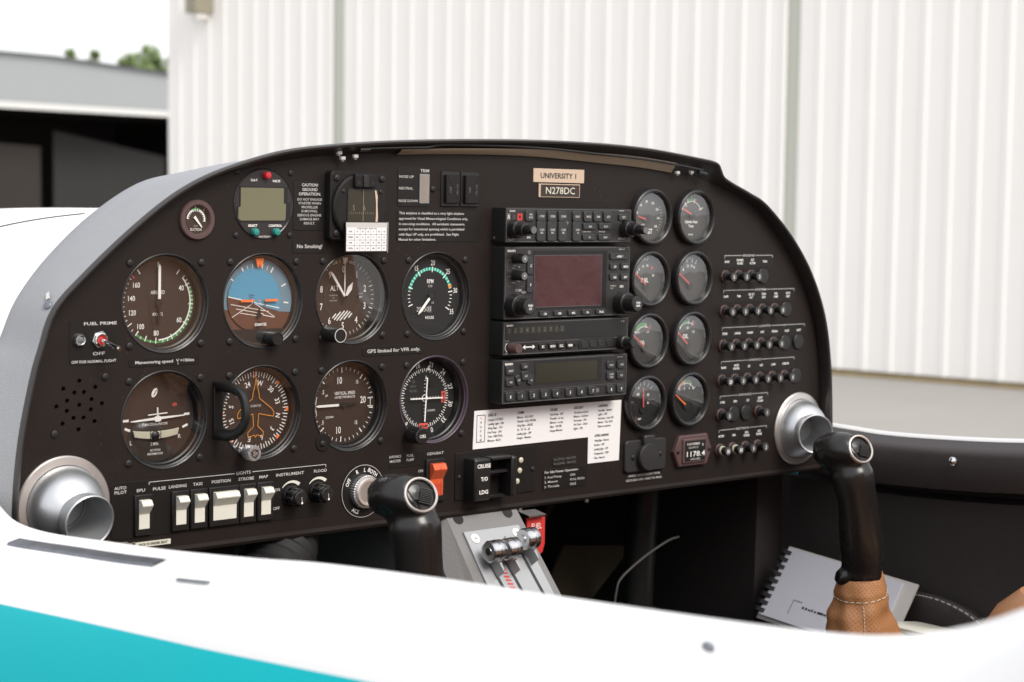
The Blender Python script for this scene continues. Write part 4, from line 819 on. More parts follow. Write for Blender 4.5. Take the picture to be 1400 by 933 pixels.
# com radio
o = radio('com_radio', -53.2, -23.0, 'slim com radio under the map navigator with amber digits')
g = G(); g.prism(rrect(408, -32.4, 150, 15.4, .8), RD-.1, RD+.3, 'black', .1); g.text('GARMIN', 337.5, -26.4, 1.6, 'white', d+.3, sx=.9, bold=.03); g.text('SL 40', 478, -26.6, 1.4, 'grey', d+.3, bold=.02)
for i in range(10): g.rect(334+i*7.1, 340.1+i*7.1, -33.8, -28.0, d+.2, 'lcd_dark'); g.text('12345123'[i % 8], 337+i*7.1, -30.9, 3.4, 'dim', d+.35)
g.poly([(334, -42), (486, -41.6)], .3, d, 'dim'); g.text('COM', 335, -39.8, 1.2, 'grey', d); g.text('V', 333.8, -42.6, 1.2, 'white', d); g.arc(200, 340, 3.6, 4.0, d, 'white', 336.5, -46); g.text('OFF', 334.5, -50.8, 1.2, 'grey', d)
g.build('display', o)
rknob(o, 340, -46.2, [(4.4, 0), (4.4, 10), (4.0, 10.8)], 'brownbez')
g = G(); g.prism(rrect(361.5, -46.2, 17, 7, 1.5), 0, .8, 'matte'); g.line((354.5, -46.2), (366, -46.2), .9, 1.1, 'white')
for s in (-1, 1): g.flat([(360.3+s*7.4, -46.2), (360.3+s*4.4, -44.2), (360.3+s*4.4, -48.2)], 1.1, 'white')
g.build('flip_key', o, (0, -RD, 0))
for x, t, q in ((375, 'EC', None), (386.8, 'MON', None), (397.6, 'RCL', None), (408.6, 'MEM', None)): keyb(o, x+1.5, -46.3, 7.4, 6, t, m='black', ink='white', hh=2.2)
g = G(); g.prism(rrect(446, -46, 48, 9, 3), 0, .7, 'black', .2)
for i in range(4): g.prism(rrect(429+i*11, -46, 8.5, 6.6, 2.4), .7, 1.2, 'radio', .2)
g.disc(1.6, .8, 'matte', 418.5, -46.6, 14); g.build('slot_cover', o, (0, -RD, 0))
rknob(o, 476.5, -46.2, [(6.6, 0), (6.6, .8), (6.4, 7), (5.6, 7.6), (4.4, 7.7), (4.2, 17), (3.6, 17.8)], cap='key')
# transponder
o = radio('transponder', -96.4, -57.0, 'transponder, lowest unit in the radio stack, with numbered keys 0 to 9')
g = G(); g.text('GARMIN', 337.8, -60.6, 2.0, 'white', d, sx=.85, bold=.03); g.text('GTX 330', 476, -60, 1.3, 'grey', d, bold=.02); g.poly([(332, -84.6), (484, -84.8)], .25, d, 'dim'); g.disc(1.5, d, 'matte', 402.3, -90, 14); g.disc(2.2, d, 'dim', 448, -89.8, 16); g.build('lettering', o)
g = G(); g.box(368.5, 452.5, -81.0, -59.6, RD-.05, RD+.2, 'matte', 0, r=0); g.rect(370, 446.6, -79.6, -61.8, RD+.35, 'lcd_dark'); g.build('display', o)
for i in range(10): keyb(o, (337.8, 351.5, 365.8, 380, 394.2, 410.6, 425.1, 439.5, 463.2, 476.4)[i]+1, -89.6, 9.6, 7.8, str(i), hh=2.7, ink='white')
for x, z, t, rt in ((337.6, -66.4, 'IDENT', 0), (337.8, -76.6, 'VFR', 0), (462.4, -66.8, 'FUNC', 0), (476, -66.9, 'CRSR', 0), (475.8, -76.8, 'CLR', 0)): keyb(o, x+1, z, 9.8, 7.6, t, hh=1.7, ink='grey')
keyb(o, 463.7, -77, 9.8, 8, 'START', two='STOP', hh=1.6)
keyb(o, 356, -63.4, 8.4, 5.4, 'ON', hh=1.8); keyb(o, 357, -71.9, 9.2, 8.6, 'ALT', hh=1.8); keyb(o, 348.6, -75.2, 5.4, 9, 'STBY', hh=1.3, rot=-20); keyb(o, 363.6, -75.8, 5.4, 9, 'OFF', hh=1.3, rot=22)

# --- engine gauges
def egauge(i, name, label, draw, needle, bz='bezel', nm='needle_red', piv=(0, -7), rn=17):
    x, z = EG[i]; g = G(); g.lathe([(27.2, 0), (27.2, 4.6), (26.4, 6.6), (24.8, 7.4), (23.3, 6.6), (22.6, 4.6), (22.3, -2)], bz, 52)
    o = g.build(name, P, (x, 0, z), label); g = G(); g.disc(22.6, -1.6, 'dialg', n=44)
    draw(g); g.disc(3.6, .2, 'bezel', piv[0], piv[1], 22); g.build('dial', o)
    g = G(); g.M = Matrix.Translation((piv[0], 0, piv[1])); hand(g, needle, [(-.8, 2.5), (.8, 2.5), (.55, rn), (-.55, rn)], .6, nm); g.build('needle', o)
    g = G(); g.lathe([(22.7, 4.4), (18, 5.4), (10, 6.1), (.01, 6.3)], 'glass', 44); g.build('cover_glass', o)
def T_(g, t, x, z, h, m='white', **k): g.text(t, x, z, h*1.12, m, -1.2, sx=.85, bold=.025, **k)
def d_egt(g):
    for i, t in enumerate(('0', '60', '80', '100', '125', '140', '160')): p = pol(-75+i*34, 14.5); T_(g, t, p[0], p[1], 1.9)
    for i in range(9): g.tick(60+i*9, 17.5, 20, .5, -1.2, 'grey')
    T_(g, 'x10', -6, -8, 2.4); T_(g, 'EGT', 2, -14, 4)
egauge(0, 'exhaust_gauge', 'exhaust temperature gauge, upper left of the eight, behind a reflecting glass', d_egt, -75, piv=(-2, -3), rn=13)
def d_cht(g):
    g.arc(-62, 62, 15, 15.6, -1.2, 'white'); g.arc(-18, 14, 15.6, 18.2, -1.25, 'green'); g.tick(20, 14.6, 19, 1.1, -1.1, 'needle_red')
    for a in (-60, -35, -20, 14, 60): g.tick(a, 14.4, 18.8, .8, -1.15, 'white')
    T_(g, 'Cylinder Head', 0, -4.5, 2.2); T_(g, 'Temp', 0, -8.5, 2.2); T_(g, 'F', 0, 19.6, 1.9); T_(g, '100', -8, 11, 1.8, 'grey'); T_(g, '460', 12, 8, 1.8, 'grey'); T_(g, 'MITCHELL', 0, -17, 1.1)
egauge(1, 'cylinder_head_gauge', 'cylinder head temperature gauge, upper right of the eight, with a green arc', d_cht, -66, piv=(0, 2), rn=16)
def d_fuel(g):
    for a, t in ((-58, '0'), (-42, '6'), (-18, '12'), (6, '18')): g.tick(a, 17.5, 21, .9, -1.2, 'white'); p = pol(a, 13.6); T_(g, t, p[0], p[1]-1, 2)
    g.M = None; T_(g, 'FUEL', -1.5, -1.5, 3.4); T_(g, 'GAL', -2, 18.6, 1.6); g.tick(38, 11.5, 14.5, 2.2, -1.2, 'red'); T_(g, '24', 10, 3, 2)
egauge(2, 'fuel_gauge', 'fuel gauge with a small red square, left of the second row', d_fuel, -52, rn=21)
def d_amp(g):
    for a, t in ((-48, '8'), (-14, '12'), (12, '14'), (30, '16')): g.tick(a, 15.5, 20, 1, -1.2, 'white'); p = pol(a, 12); T_(g, t, p[0], p[1], 2.2)
    T_(g, 'VOLTS', -3, 19, 1.8)
egauge(3, 'voltmeter_gauge', 'volt gauge without a coloured arc, right of the second row', d_amp, -55, rn=21)
def d_ot(g):
    g.arc(-56, 22, 12.8, 13.4, -1.2, 'white'); g.arc(-48, 8, 13.6, 17.6, -1.25, 'green')
    for a in (-56, 8): g.tick(a, 12.6, 16, .9, -1.15, 'white')
    g.tick(32, 12, 17, 1, -1.15, 'needle_red'); T_(g, 'OIL', -2, -2, 3); T_(g, 'F', -2, 19.4, 1.8); T_(g, '100', -8, 8, 1.8, 'grey'); T_(g, '240', 5, 8, 1.8, 'grey')
egauge(4, 'oil_temperature_gauge', 'oil gauge with pale green arc, left of the third row', d_ot, -52, rn=20)
def d_op(g):
    g.arc(-52, 30, 14.8, 15.4, -1.2, 'white'); g.arc(-44, 0, 15.4, 18.2, -1.25, 'green')
    for a in (-46, 4, 24): g.tick(a, 14, 18.4, .9, -1.15, 'white')
    g.tick(32, 14, 19.5, 1.1, -1.15, 'needle_red'); T_(g, 'OIL', -3, 2, 3.6); T_(g, 'PSI', -2, 20, 2); T_(g, '0', -13, 5, 2); T_(g, '50', 0, 10, 2); T_(g, '115', 8, 6, 2)
egauge(5, 'oil_pressure_gauge', 'oil gauge marked PSI, right of the third row', d_op, -50, rn=21)
def d_am(g):
    g.disc(22.5, -1.4, 'matte', n=44)
    for a in (-30, -10, 8, 26, 42): g.tick(a, 16.5, 20.5, .8, -1.2, 'white')
    T_(g, '-60', -6, 8, 2.2); T_(g, '60', 8, 7, 2.2); T_(g, 'A', 8, -1, 2.4); T_(g, '0', -5, 14, 2); T_(g, 'AMP', -3, -16, 1.6)
egauge(6, 'ammeter', 'ammeter with red needle straight up on a black dial', d_am, -2, rn=21)
def d_fp(g):
    g.disc(22.5, -1.4, 'matte', n=44); g.arc(-50, 50, 14.8, 15.4, -1.2, 'white'); g.arc(-44, -6, 15.6, 19, -1.25, 'amber'); g.arc(-6, 26, 15.6, 19, -1.25, 'green'); g.tick(-46, 14, 19.6, 1.1, -1.1, 'needle_red')
    for a in (-46, -8, 26, 50): g.tick(a, 13.6, 17, .8, -1.15, 'white')
    for t, x in (('0', -9), ('2', -2), ('4', 5), ('8', 10)): T_(g, t, x, 10, 2)
egauge(7, 'fuel_pressure_gauge', 'gauge with yellow and green arc and orange needle, lowest right of the eight', d_fp, -54, nm='orange', rn=20)

# --- circuit breakers
def breaker_proto(parent, x, z, num, col='grey'):
    g = G(); g.prism(circ(6.6, 10), 0, 2.6, 'brownbez', .4); g.lathe([(5.4, 2.6), (5.2, 4.2), (3.4, 4.6), (3.3, 9.5)], 'black', 24); g.lathe([(3.3, 9.4), (4.6, 9.6), (4.7, 12.2), (4.2, 12.9), (.01, 13.0)], 'knob', 24)
    g.disc(4.0, 13.1, 'capface', n=24); g.arc(0, 360, 2.9, 3.2, 13.15, 'dim'); g.text(num, 0, 0, 3.2, 'white', 13.2, sx=.9, bold=.02)
    if col != 'grey': g.lathe([(4.6, 4.4), (4.6, 6.2), (3.8, 6.4)], col, 24)
    return g.build('circuit_breaker', parent, (x, 0, z))
def bracket(g, x0, x1, z, mid, a, b, drops=()):
    g.line((x0, z), (a, z), .5, .3, 'grey'); g.line((b, z), (x1, z), .5, .3, 'grey'); g.line((x0, z), (x0, z-2.6), .5, .31, 'grey'); g.line((x1, z), (x1, z-2.6), .5, .31, 'grey'); g.fit(mid, a+1, b-1, z, 2.0, 'grey', .3, bold=.01)
    for x in drops: g.line((x, z+1), (x, z-1.4), .5, .31, 'grey')
BX = [638.3+19.1*i for i in range(7)]
rows = [('engine', 32.6, 710, 'ENGINE', 664, 683, -9.4+21.2, ['5', '2', '2'], [('START',), ('FUEL PRESS', 'OIL PRESS'), ('EGT', 'OIL TEMP'), ('TACH',)], [3], 'row of three breakers under the word ENGINE'),
 ('system', -2.1, 746, 'SYSTEM', 684, 703, -22.9, ['5', '5', '3', '5', '5'], [('FLAPS',), ('TRIM',), ('FUEL QTY', 'O.A.T.'), ('TURN', '& SLIP'), ('FUEL', 'PUMP'), ('PITOT', 'HEAT')], [5], 'row of five breakers under the word SYSTEM'),
 ('lights', -39.4, 765, 'LIGHTS', 692, 711, -57.5, ['5', '5', '5', '5', '5'], [('STROBE',), ('LANDING',), ('TAXI/MAP',), ('INST.',), ('POSITION',), ('PULSE',), ('LIGHT',)], [5, 6], 'row of five breakers under the word LIGHTS'),
 ('avionics', -73.5, 750, 'AVIONICS', 678, 699, -92.6, ['25', '2', '5', '3', '5', '3'], [('MASTER',), ('MASTER', 'CONTROL'), ('ICS',), ('ATC',), ('COM1',), ('INTERCOM',)], [6], 'row of six breakers under the word AVIONICS'),
 ('avionics2', -108.4, 710, 'AVIONICS', 664, 686, -127, ['5', None, None, '1'], [('COM2',), ('GPS1',), ('CDI',), ('EQUIP', 'COOLING')], [1, 2], 'row of two breakers beside two blank caps under a second AVIONICS'),
 ('electrical', -142.7, 710, 'ELECTRICAL', 662, 684, -162.5, ['50', '50', '5', '2'], [('BATTERY',), ('GEN.',), ('GEN.', 'CONTROL'), ('AUX', 'POWER')], [], 'lowest row of four breakers under the word ELECTRICAL')]
for nm, zb, x1, head, ha, hb, zc, nums, labs, blanks, lb in rows:
    g = G(); g.prism(rrect((635+x1+2)/2, zb-5, x1+2-635, 14, 2), 0, .18, 'plate', .05)
    o = g.build('breaker_row', P, label=lb); g = G(); g.M = Matrix.Translation((0, -.1, 0)); bracket(g, 637.5, x1, zb, head, ha, hb, (732.5,) if nm == 'lights' else ())
    for i, ls_ in enumerate(labs):
        x = BX[i]+3
        for k, t in enumerate(ls_): g.text(t, x, zb-(4.6 if len(ls_) > 1 else 6.2)-k*3.2, 2.1, 'white', .3, sx=.66 if len(t) > 5 else .8, bold=.015)
    g.build('lettering', o)
    for i, v in enumerate(nums):
        if v: breaker_proto(o, BX[i], zc, v, 'tubecream' if nm == 'electrical' and i < 2 else 'grey')
    for i in blanks:
        g = G(); g.lathe([(8.0, 0), (8.0, 1.4), (7.2, 2.3), (.01, 2.5)], 'black', 30); g.build('blank_cap', o, (BX[i]+(0 if nm != 'lights' or i < 6 else 2), 0, zc))

# --- eyeball air vents
def vent(x, z, ax, label):
    g = G(); g.lathe([(38, .2), (38, 1.6), (37, 2.6), (31.6, 3.2), (31.2, 2.8), (31.0, -4)], 'alu_warm', 60)
    o = g.build('air_vent', P, (x, 0, z), label)
    q = Vector((0, -1, 0)).rotation_difference(Vector(ax).normalized()).to_matrix().to_4x4()
    g = G(); g.M = q; pr = []
    for i in range(15): t = RAD(-14+i*4.75); pr.append((31*math.cos(t), 31*math.sin(t)))
    g.lathe(pr, 'alu', 60); r0, d0 = pr[-1]
    g.lathe([(r0, d0), (r0-.9, d0+.8), (r0-1.1, d0+2.4), (r0-.2, d0+3.4), (r0+.4, d0+4.6), (r0+.6, d0+12), (r0+1.2, d0+14.2), (r0+.6, d0+14.8), (r0-.4, d0+14.2)], 'alu', 52); g.lathe([(r0-.4, d0+14.2), (r0-1.2, d0+4), (r0-2, d0-10), (r0-1, d0-30)], 'alu_matte', 52)
    g.build('eyeball', o)
    g = G(); g.M = q; g.disc(18, d0-22, 'alu_matte'); g.arc(0, 360, 15.2, 15.7, d0-21.8, 'ink'); g.build('throat', o)
vent(VENTS[0][0], VENTS[0][1], (.02, -.95, -.15), 'round silver eyeball air vent at the near panel corner')
vent(VENTS[1][0], VENTS[1][1], (-.40, -1, -.02), 'round silver eyeball air vent at the far panel corner behind the stick')

# --- fuselage outer skin
def catx(tab, v):
    for (a, b), (c, d_) in zip(tab, tab[1:]):
        if (a-v)*(c-v) <= 0: return b+(d_-b)*(v-a)/(c-a) if c != a else b
    return tab[0][1] if abs(v-tab[0][0]) < abs(v-tab[-1][0]) else tab[-1][1]
CX = 335
SILL = [(60, -60), (30, -95), (0, -122), (-30, -136), (-60, -143.5), (-110, -143.6), (-190, -136.5), (-270, -129), (-366, -118), (-430, -110), (-530, -101), (-612, -95), (-712, -87), (-760, -82.5), (-800, -77), (-835, -67), (-865, -53), (-905, -28), (-960, 15), (-1050, 40), (-1400, 30)]
SILL = [(a, b) for a, b in catmull(SILL, 4)]
SILR = [(60, -149), (30, -150.5), (5, -151.5), (-25, -152), (-60, -152.5), (-110, -150.5), (-190, -145), (-270, -137)]
SILR = [(a, b+3) for a, b in catmull(SILR, 4)]+[p for p in SILL if p[0] < -330]
def hw(y): return 497-abs(y+400)*.012 if y < 60 else 497-(y-60)*.08
SEC = [(-12, -14), (-9, -5), (-4, -.8), (0, 0), (5, -.6), (20, -3), (36, -8), (50, -20), (60, -42), (68, -90), (74, -160), (76, -260), (66, -380), (30, -500), (-60, -600), (-200, -650), (-480, -660)]
g = G(); ys = [60+i*-12 for i in range(0, 122)]
def side(s):
    rings = []
    for y in ys:
        z0 = catx(SILL if s < 0 else SILR, y)
        rings.append([(CX+s*(hw(y)+a), y, z0+b if b > -60 else -120+b+(z0+120)*max(0, 1+(b+60)/200)) for a, b in SEC])
    return rings
for s in (-1, 1):
    rg = side(s); n = len(SEC)
    if s > 0: rg = [[(p[0]+(8, 6, 3)[q], p[1], p[2]+(8, 2, 0)[q]) if q < 3 else p for q, p in enumerate(r_)] for r_ in rg]
    if s > 0: rg = [[(p[0]-(0 if q > 7 else 0 if SEC[q][0] < 1 else SEC[q][0]*.55), p[1], p[2]-(0 if SEC[q][0] < 4 or q > 7 else SEC[q][0]*.45)) for q, p in enumerate(r_)] for r_ in rg]
    vs = [p for r in rg for p in r]; fa = []; fb = []
    for k in range(len(rg)-1):
        for i in range(n-1): fa.append((k*n+i, k*n+i+1, (k+1)*n+i+1, (k+1)*n+i))
    g.add(vs, fa, 'fuselage')if False else g.add(vs, fa, 'whitepaint')
# nose deck ahead of the coaming
def nose(y, kx, top, bot):
    r = []
    for i in range(len(OL)):
        t = i/(len(OL)-1); a = math.pi*(1-t); c, s_ = math.cos(a), math.sin(a)
        r.append((CX+kx*math.copysign(abs(c)**.62, c), y, bot+(top-bot)*abs(s_)**.62))
    return r
base = y3(offs(OL, [o_-(1.2 if i_ < 44 else 12) for i_, o_ in enumerate(OF)]), 34)
blend = lambda A_, B_, t: [tuple(a*(1-t)+b*t for a, b in zip(p, q)) for p, q in zip(A_, B_)]
n1 = nose(360, 470, 66, -180); n2 = nose(700, 430, 60, -260); n3 = nose(1100, 380, 46, -280); n4 = nose(1400, 300, 26, -300); n5 = nose(1560, 180, -30, -300)
g.loft([base, [(x, 60, max(z, -180)) for x, z in offs(OL, [o_-20 for o_ in OF])], [(335+(x-335)*.90, 120, max(z-38, -180)) for x, z in OL], [(335+(x-335)*.88, 230, max(z-66, -180)) for x, z in OL], n1, n2, n3, n4, n5], 'whitepaint', closed=False)
for s in (-1, 1):      # cheek between the nose deck and the side skin
    e = 0 if s < 0 else -1; xs_ = CX+s*(hw(60)+60)
    rA = [(CX+s*497, 60, -150), n1[e], n2[e], n3[e], n4[e], n5[e]]
    g.loft([rA, [(CX+s*(500-k*28), p[1], -330-k*4) for k, p in enumerate(rA)], [(CX+s*(490-k*50), p[1], -500) for k, p in enumerate(rA)], [(CX+s*(300-k*30), p[1], -600) for k, p in enumerate(rA)], [(CX, p[1], -620) for k, p in enumerate(rA)]], 'whitepaint', closed=False)
    # shoulder joining coaming to the sill
    sh = []
    for i in range(0, 44):
        q = base[i] if s < 0 else base[-1-i]; sh.append(q)
    g.loft([sh, [(p[0]+s*22, p[1]+10, p[2]-10) for p in sh], [(p[0]+s*52, p[1]+45, p[2]-46) for p in sh]], 'whitepaint', closed=False)
fus = g.build('fuselage', P, label='glossy white fuselage skin with a turquoise stripe along its side', smooth=50)
# stripe colour by position on the skin (paint, part of the fuselage)
m = MATS['whitepaint']; n_ = m.node_tree; b_ = n_.nodes['Principled BSDF']; tc = n_.nodes.new('ShaderNodeTexCoord'); sp = n_.nodes.new('ShaderNodeSeparateXYZ')
n_.links.new(tc.outputs['Object'], sp.inputs[0]); ma = n_.nodes.new('ShaderNodeMath'); ma.operation = 'MULTIPLY_ADD'; ma.inputs[1].default_value = -.0905; ma.inputs[2].default_value = -.1898
n_.links.new(sp.outputs['Y'], ma.inputs[0]); lt = n_.nodes.new('ShaderNodeMath'); lt.operation = 'LESS_THAN'; n_.links.new(sp.outputs['Z'], lt.inputs[0]); n_.links.new(ma.outputs[0], lt.inputs[1])
mxx = n_.nodes.new('ShaderNodeMixRGB'); mxx.inputs[1].default_value = (.80, .80, .80, 1); mxx.inputs[2].default_value = (0, .45, .50, 1)
n_.links.new(lt.outputs[0], mxx.inputs[0]); n_.links.new(mxx.outputs[0], b_.inputs['Base Color'])
# small fittings on the skin
g = G(); g.lathe([(3.4, 0), (3.2, 1.4), (2, 2.2), (.01, 2.4)], 'latch', 18); rv = g.build('rivet', fus, (-101.5, -5.5, 1.4)); rv.rotation_euler = Vector((0, -1, 0)).rotation_difference(Vector((-.74, -.45, .5))).to_euler()
g = G(); g.prism([(-1.5, 5), (1.5, 5.4), (.8, 11), (-1.2, 10)], 0, 1, 'grey'); rt = g.build('paint_chip', rv)

# --- cockpit interior: tub, side walls, trim, seats, pedestal
g = G()
XR, XL = 822, -152
g.loft([[(XR+26, y, catx(SILR, y)-22) for y in range(100, -1400, -20)], [(XR+24, y, catx(SILR, y)-62) for y in range(100, -1400, -20)], [(XR+6, y, catx(SILR, y)-66) for y in range(100, -1400, -20)], [(XR, y, -420) for y in range(100, -1400, -20)], [(XR-60, y, -560) for y in range(100, -1400, -20)]], 'interior', closed=False)
g.loft([[(XL-16, y, catx(SILL, y)-18) for y in range(100, -1400, -20)], [(XL-8, y, -420) for y in range(100, -1400, -20)], [(XL+60, y, -560) for y in range(100, -1400, -20)]], 'interior', closed=False)
g.add([(-150, 60, -558), (820, 60, -558), (820, -1400, -558), (-150, -1400, -558)], [(0, 1, 2, 3)], 'carpet')
g.add([(-130, 420, -548), (795, 420, -548), (795, 60, -548), (-130, 60, -548)], [(0, 1, 2, 3)], 'carpet')
g.add([(-150, 420, -560), (820, 420, -560), (820, 420, 0), (-150, 420, 0)], [(0, 1, 2, 3)], 'interior')
for x, xb, s in ((-118, -152, 1), (784, 822, -1)): g.add([(x, 420, -560), (x, 72, -560), (x, 72, -186), (x, 420, -186), (xb, 70, -560), (xb, 70, -186)], [(0, 1, 2, 3), (1, 4, 5, 2)], 'interior')
g.add([(-120, 4, -188), (786, 4, -188), (786, 420, -188), (-120, 420, -188)], [(0, 1, 2, 3)], 'interior')
g.add([(-170, -1330, -560), (850, -1330, -560), (850, -1330, 20), (-170, -1330, 20)], [(0, 1, 2, 3)], 'interior')
tub = g.build('cockpit_tub', P, label='black cockpit interior lining and footwell')
# far sill trim
yr = list(range(40, -1380, -15))
g = G(); sec = [(18, 0), (14, -4), (8, -9), (2, -12), (-4, -14), (-7, -20), (-8, -36), (-6, -52), (0, -58), (8, -58)]
g.loft([[(CX+hw(y)-14+a, y, catx(SILR, y)+b-2) for y in yr] for a, b in [(12, -1), (7, -3.8), (-1, -7.5), (-7, -11), (-10, -16), (-11, -30), (-11, -47), (-9.5, -50), (6, -52)]], 'trimleather', closed=False)
st = g.build('sill_trim', P, label='padded dark leather strip below the far sill')
g = G(); g.lathe([(4.6, 0), (4.4, 2), (3, 3.6), (.01, 4.4)], 'chrome', 20); sn = g.build('snap_stud', st, (CX+hw(-170)-26, -165, -166.5)); sn.rotation_euler = (0, 0, RAD(-90))
# map pocket with a stitched edge on the far wall
g = G(); pk = [(40, -318), (-60, -316), (-120, -309), (-160, -311), (-195, -322), (-225, -345), (-240, -380)]
pk = catmull(pk, 5)
g.loft([[(821, y, z) for y, z in pk], [(813, y, z+1) for y, z in pk], [(809, y, z-3) for y, z in pk], [(807, y, z-14) for y, z in pk], [(805, y, -430) for y, z in pk]], 'trimleather', closed=False)
o = g.build('map_pocket', P, label='dark leather map pocket with stitched rim on the far wall')
g = G()
for i in range(0, len(pk)-1):
    (y0, z0), (y1, z1) = pk[i], pk[i+1]; nst = max(1, int(math.hypot(y1-y0, z1-z0)/4))
    for k in range(nst):
        t0 = k/nst; t1 = (k+.6)/nst; g.tube([(810.2, y0+(y1-y0)*t0, z0+(z1-z0)*t0-1.4), (810.2, y0+(y1-y0)*t1, z0+(z1-z0)*t1-1.4)], .7, 'grey', 6)
g.build('stitching', o)
# seats
def cushion(g, x0, x1, y0, y1, z0, z1, m, r=30, tilt=None):
    n = 20; rings = []
    for k in range(9):
        t = k/8*math.pi/1; kk = math.sin(math.pi*min(max(k/8, 0.0), 1)); z = z0+(z1-z0)*k/8; ins = r*(1-math.sqrt(max(0, 1-(2*k/8-1)**2*.96)))
        rings.append([(x, y, z) for x, y in rrect((x0+x1)/2, (y0+y1)/2, abs(x1-x0)-2*ins, abs(y1-y0)-2*ins, r*1.6, 5)])
    g.loft(rings, m, caps=(True, True))
for x0, x1, lb, sy in ((-125, 310, 'tan leather seat nearer the camera', -190), (365, 800, 'tan leather seat at the far side', 0)):
    g = G(); cushion(g, x0, x1, -760+sy, -330+sy, -420, -290, 'seatleather'); s_ = g.build('seat', P, label=lb)
    if sy == 0: g = G(); cushion(g, 640, 806, -640, -272, -400, -256, 'seatleather', 44); g.build('bolster', s_)
    g = G(); g.M = Matrix.Translation((0, sy-900, -290)) @ Matrix.Rotation(RAD(20), 4, 'X') @ Matrix.Translation((0, 900, 290)); cushion(g, x0, x1, -790, -710, -300, 190, 'seatleather', 38); g.build('backrest', s_)
    g = G(); g.M = Matrix.Translation((0, sy-900, -290)) @ Matrix.Rotation(RAD(22), 4, 'X') @ Matrix.Translation((0, 900, 290)); cushion(g, x0+85, x1-85, -716, -698, -240, 130, 'seatleather', 9); pp_ = [(x, -704, z) for x, z in rrect((x0+x1)/2, -55, x1-x0-172, 368, 30, 6)]; g.tube(pp_+[pp_[0]], 2.6, 'seatleather', 8, caps=False); g.build('back_panel', s_)
# pedestal and throttle quadrant
UP = Vector((0, -36, -50)).normalized()        # down the slope towards the pilot
g = G()
def slab(pts, y0, z0, L, lift, m, side_=18):
    pass
xl, xr = 284, 366; y0, z0 = 0, -194; dn = lambda t: (y0-.60*t, z0-.80*t)
a = dn(0); b = dn(230)
g.add([(xl, a[0], a[1]), (xr, a[0], a[1]), (xr+22, b[0], b[1]), (xl+4, b[0], b[1])], [(0, 1, 2, 3)], 'pedestal')
g.add([(xl, a[0], a[1]), (xl+4, b[0], b[1]), (xl-10, b[0]+22, b[1]), (xl-14, a[0]+18, a[1])], [(0, 1, 2, 3)], 'pedestal')
g.add([(xl-14, a[0]+18, a[1]), (xl-10, b[0]+22, b[1]), (xl-10, 200, b[1]), (xl-14, 200, a[1])], [(0, 1, 2, 3)], 'pedestal')
g.add([(xr, a[0], a[1]), (xr+22, b[0], b[1]), (xr+22, 200, b[1]), (xr, 200, a[1])], [(0, 1, 2, 3)], 'pedestal')
ped = g.build('pedestal', P, label='grey textured centre pedestal below the panel', smooth=0)
N = Vector((0, -.80, .60))      # outward normal of the slope
def on(x, t, h): y, z = dn(t); return (x, y+N.y*h, z+N.z*h)
S = Matrix(((1, 0, 0, 0), (0, 0, 0, 0), (0, 0, 0, 0), (0, 0, 0, 1)))
# frame on the slope: x right, z up the slope, -y outward
SL = Matrix.Translation((0, y0, z0)) @ Matrix(((1, 0, 0, 0), (0, .80, .60, 0), (0, -.60, .80, 0), (0, 0, 0, 1)))
SL0 = SL; SL = Matrix.Translation((-9, 0, 0)) @ SL
g = G(); g.M = SL; q = [(303, -18), (368, -18), (386, -215), (310, -215)]; g.prism(q, 0, 2.4, 'alu_matte', .4)
for a, b in (((317.5, -52), (340, -215)), ((336, -52), (356, -215)), ((357, -46), (378, -215))): g.line(a, b, 3.4, 2.55, 'ink')
for x, z in ((312.5, -26), (361, -26)): g.lathe([(4.6, 2.4), (4.4, 3.2), (.01, 3.4)], 'white', 24, x, z); g.disc(.9, 3.7, 'ink', x, z, 12)
g.text('HEAT', 321, -37, 4.2, 'ink', 2.7, sx=.8); g.text('OFF', 318, -46, 3.4, 'ink', 2.7, sx=.8); g.text('S', 346, -30, 4.2, 'ink', 2.7)
for i in range(26): g.line((325.6+i*.42, -58-i*3.6), (331.4+i*.42, -59-i*3.6), 1.7, 2.7, 'red')
tq = g.build('throttle_quadrant', P, label='silver throttle quadrant plate with three slots'); 
for x in (296, 354): g = G(); g.M = SL0; g.disc(5.5, .4, 'matte', x, -4, 20); g.build('hole', ped)
for k, (x, t, lb) in enumerate(((317, 46, 'heat lever with dark faced silver knob, leftmost'), (335.5, 46, 'middle lever with silver grooved knob'), (361, 39, 'lever with a cross-head screw in its silver knob, rightmost'))):
    g = G(); g.M = SL; g.prism([(x-1.5, -t+2), (x+4, -t+2), (x+3, -t-16), (x+1.6, -t-20)], 2.6, 14, 'alu_matte', .3)
    o = g.build('engine_lever', P, label=lb)
    g = G(); c = on(x-11, t, 17); g.M = Matrix.Translation(c) @ Matrix.Rotation(RAD(-90), 4, 'Z')
    g.lathe([(.01, 7.8), (4, 7.8), (4.2, 7.4), (8.6, 7.6), (9.6, 6.8), (9.8, 1.6), (8.9, 1), (8.9, -.2), (9.8, -.8), (9.8, -5.4), (9, -6.6), (.01, -6.8)], 'steel', 36)
    g.lathe([(3.6, 7.6), (3.0, 8.3), (.01, 8.4)], 'screwblack' if k < 2 else 'steel', 16)
    g.build('knob', o)
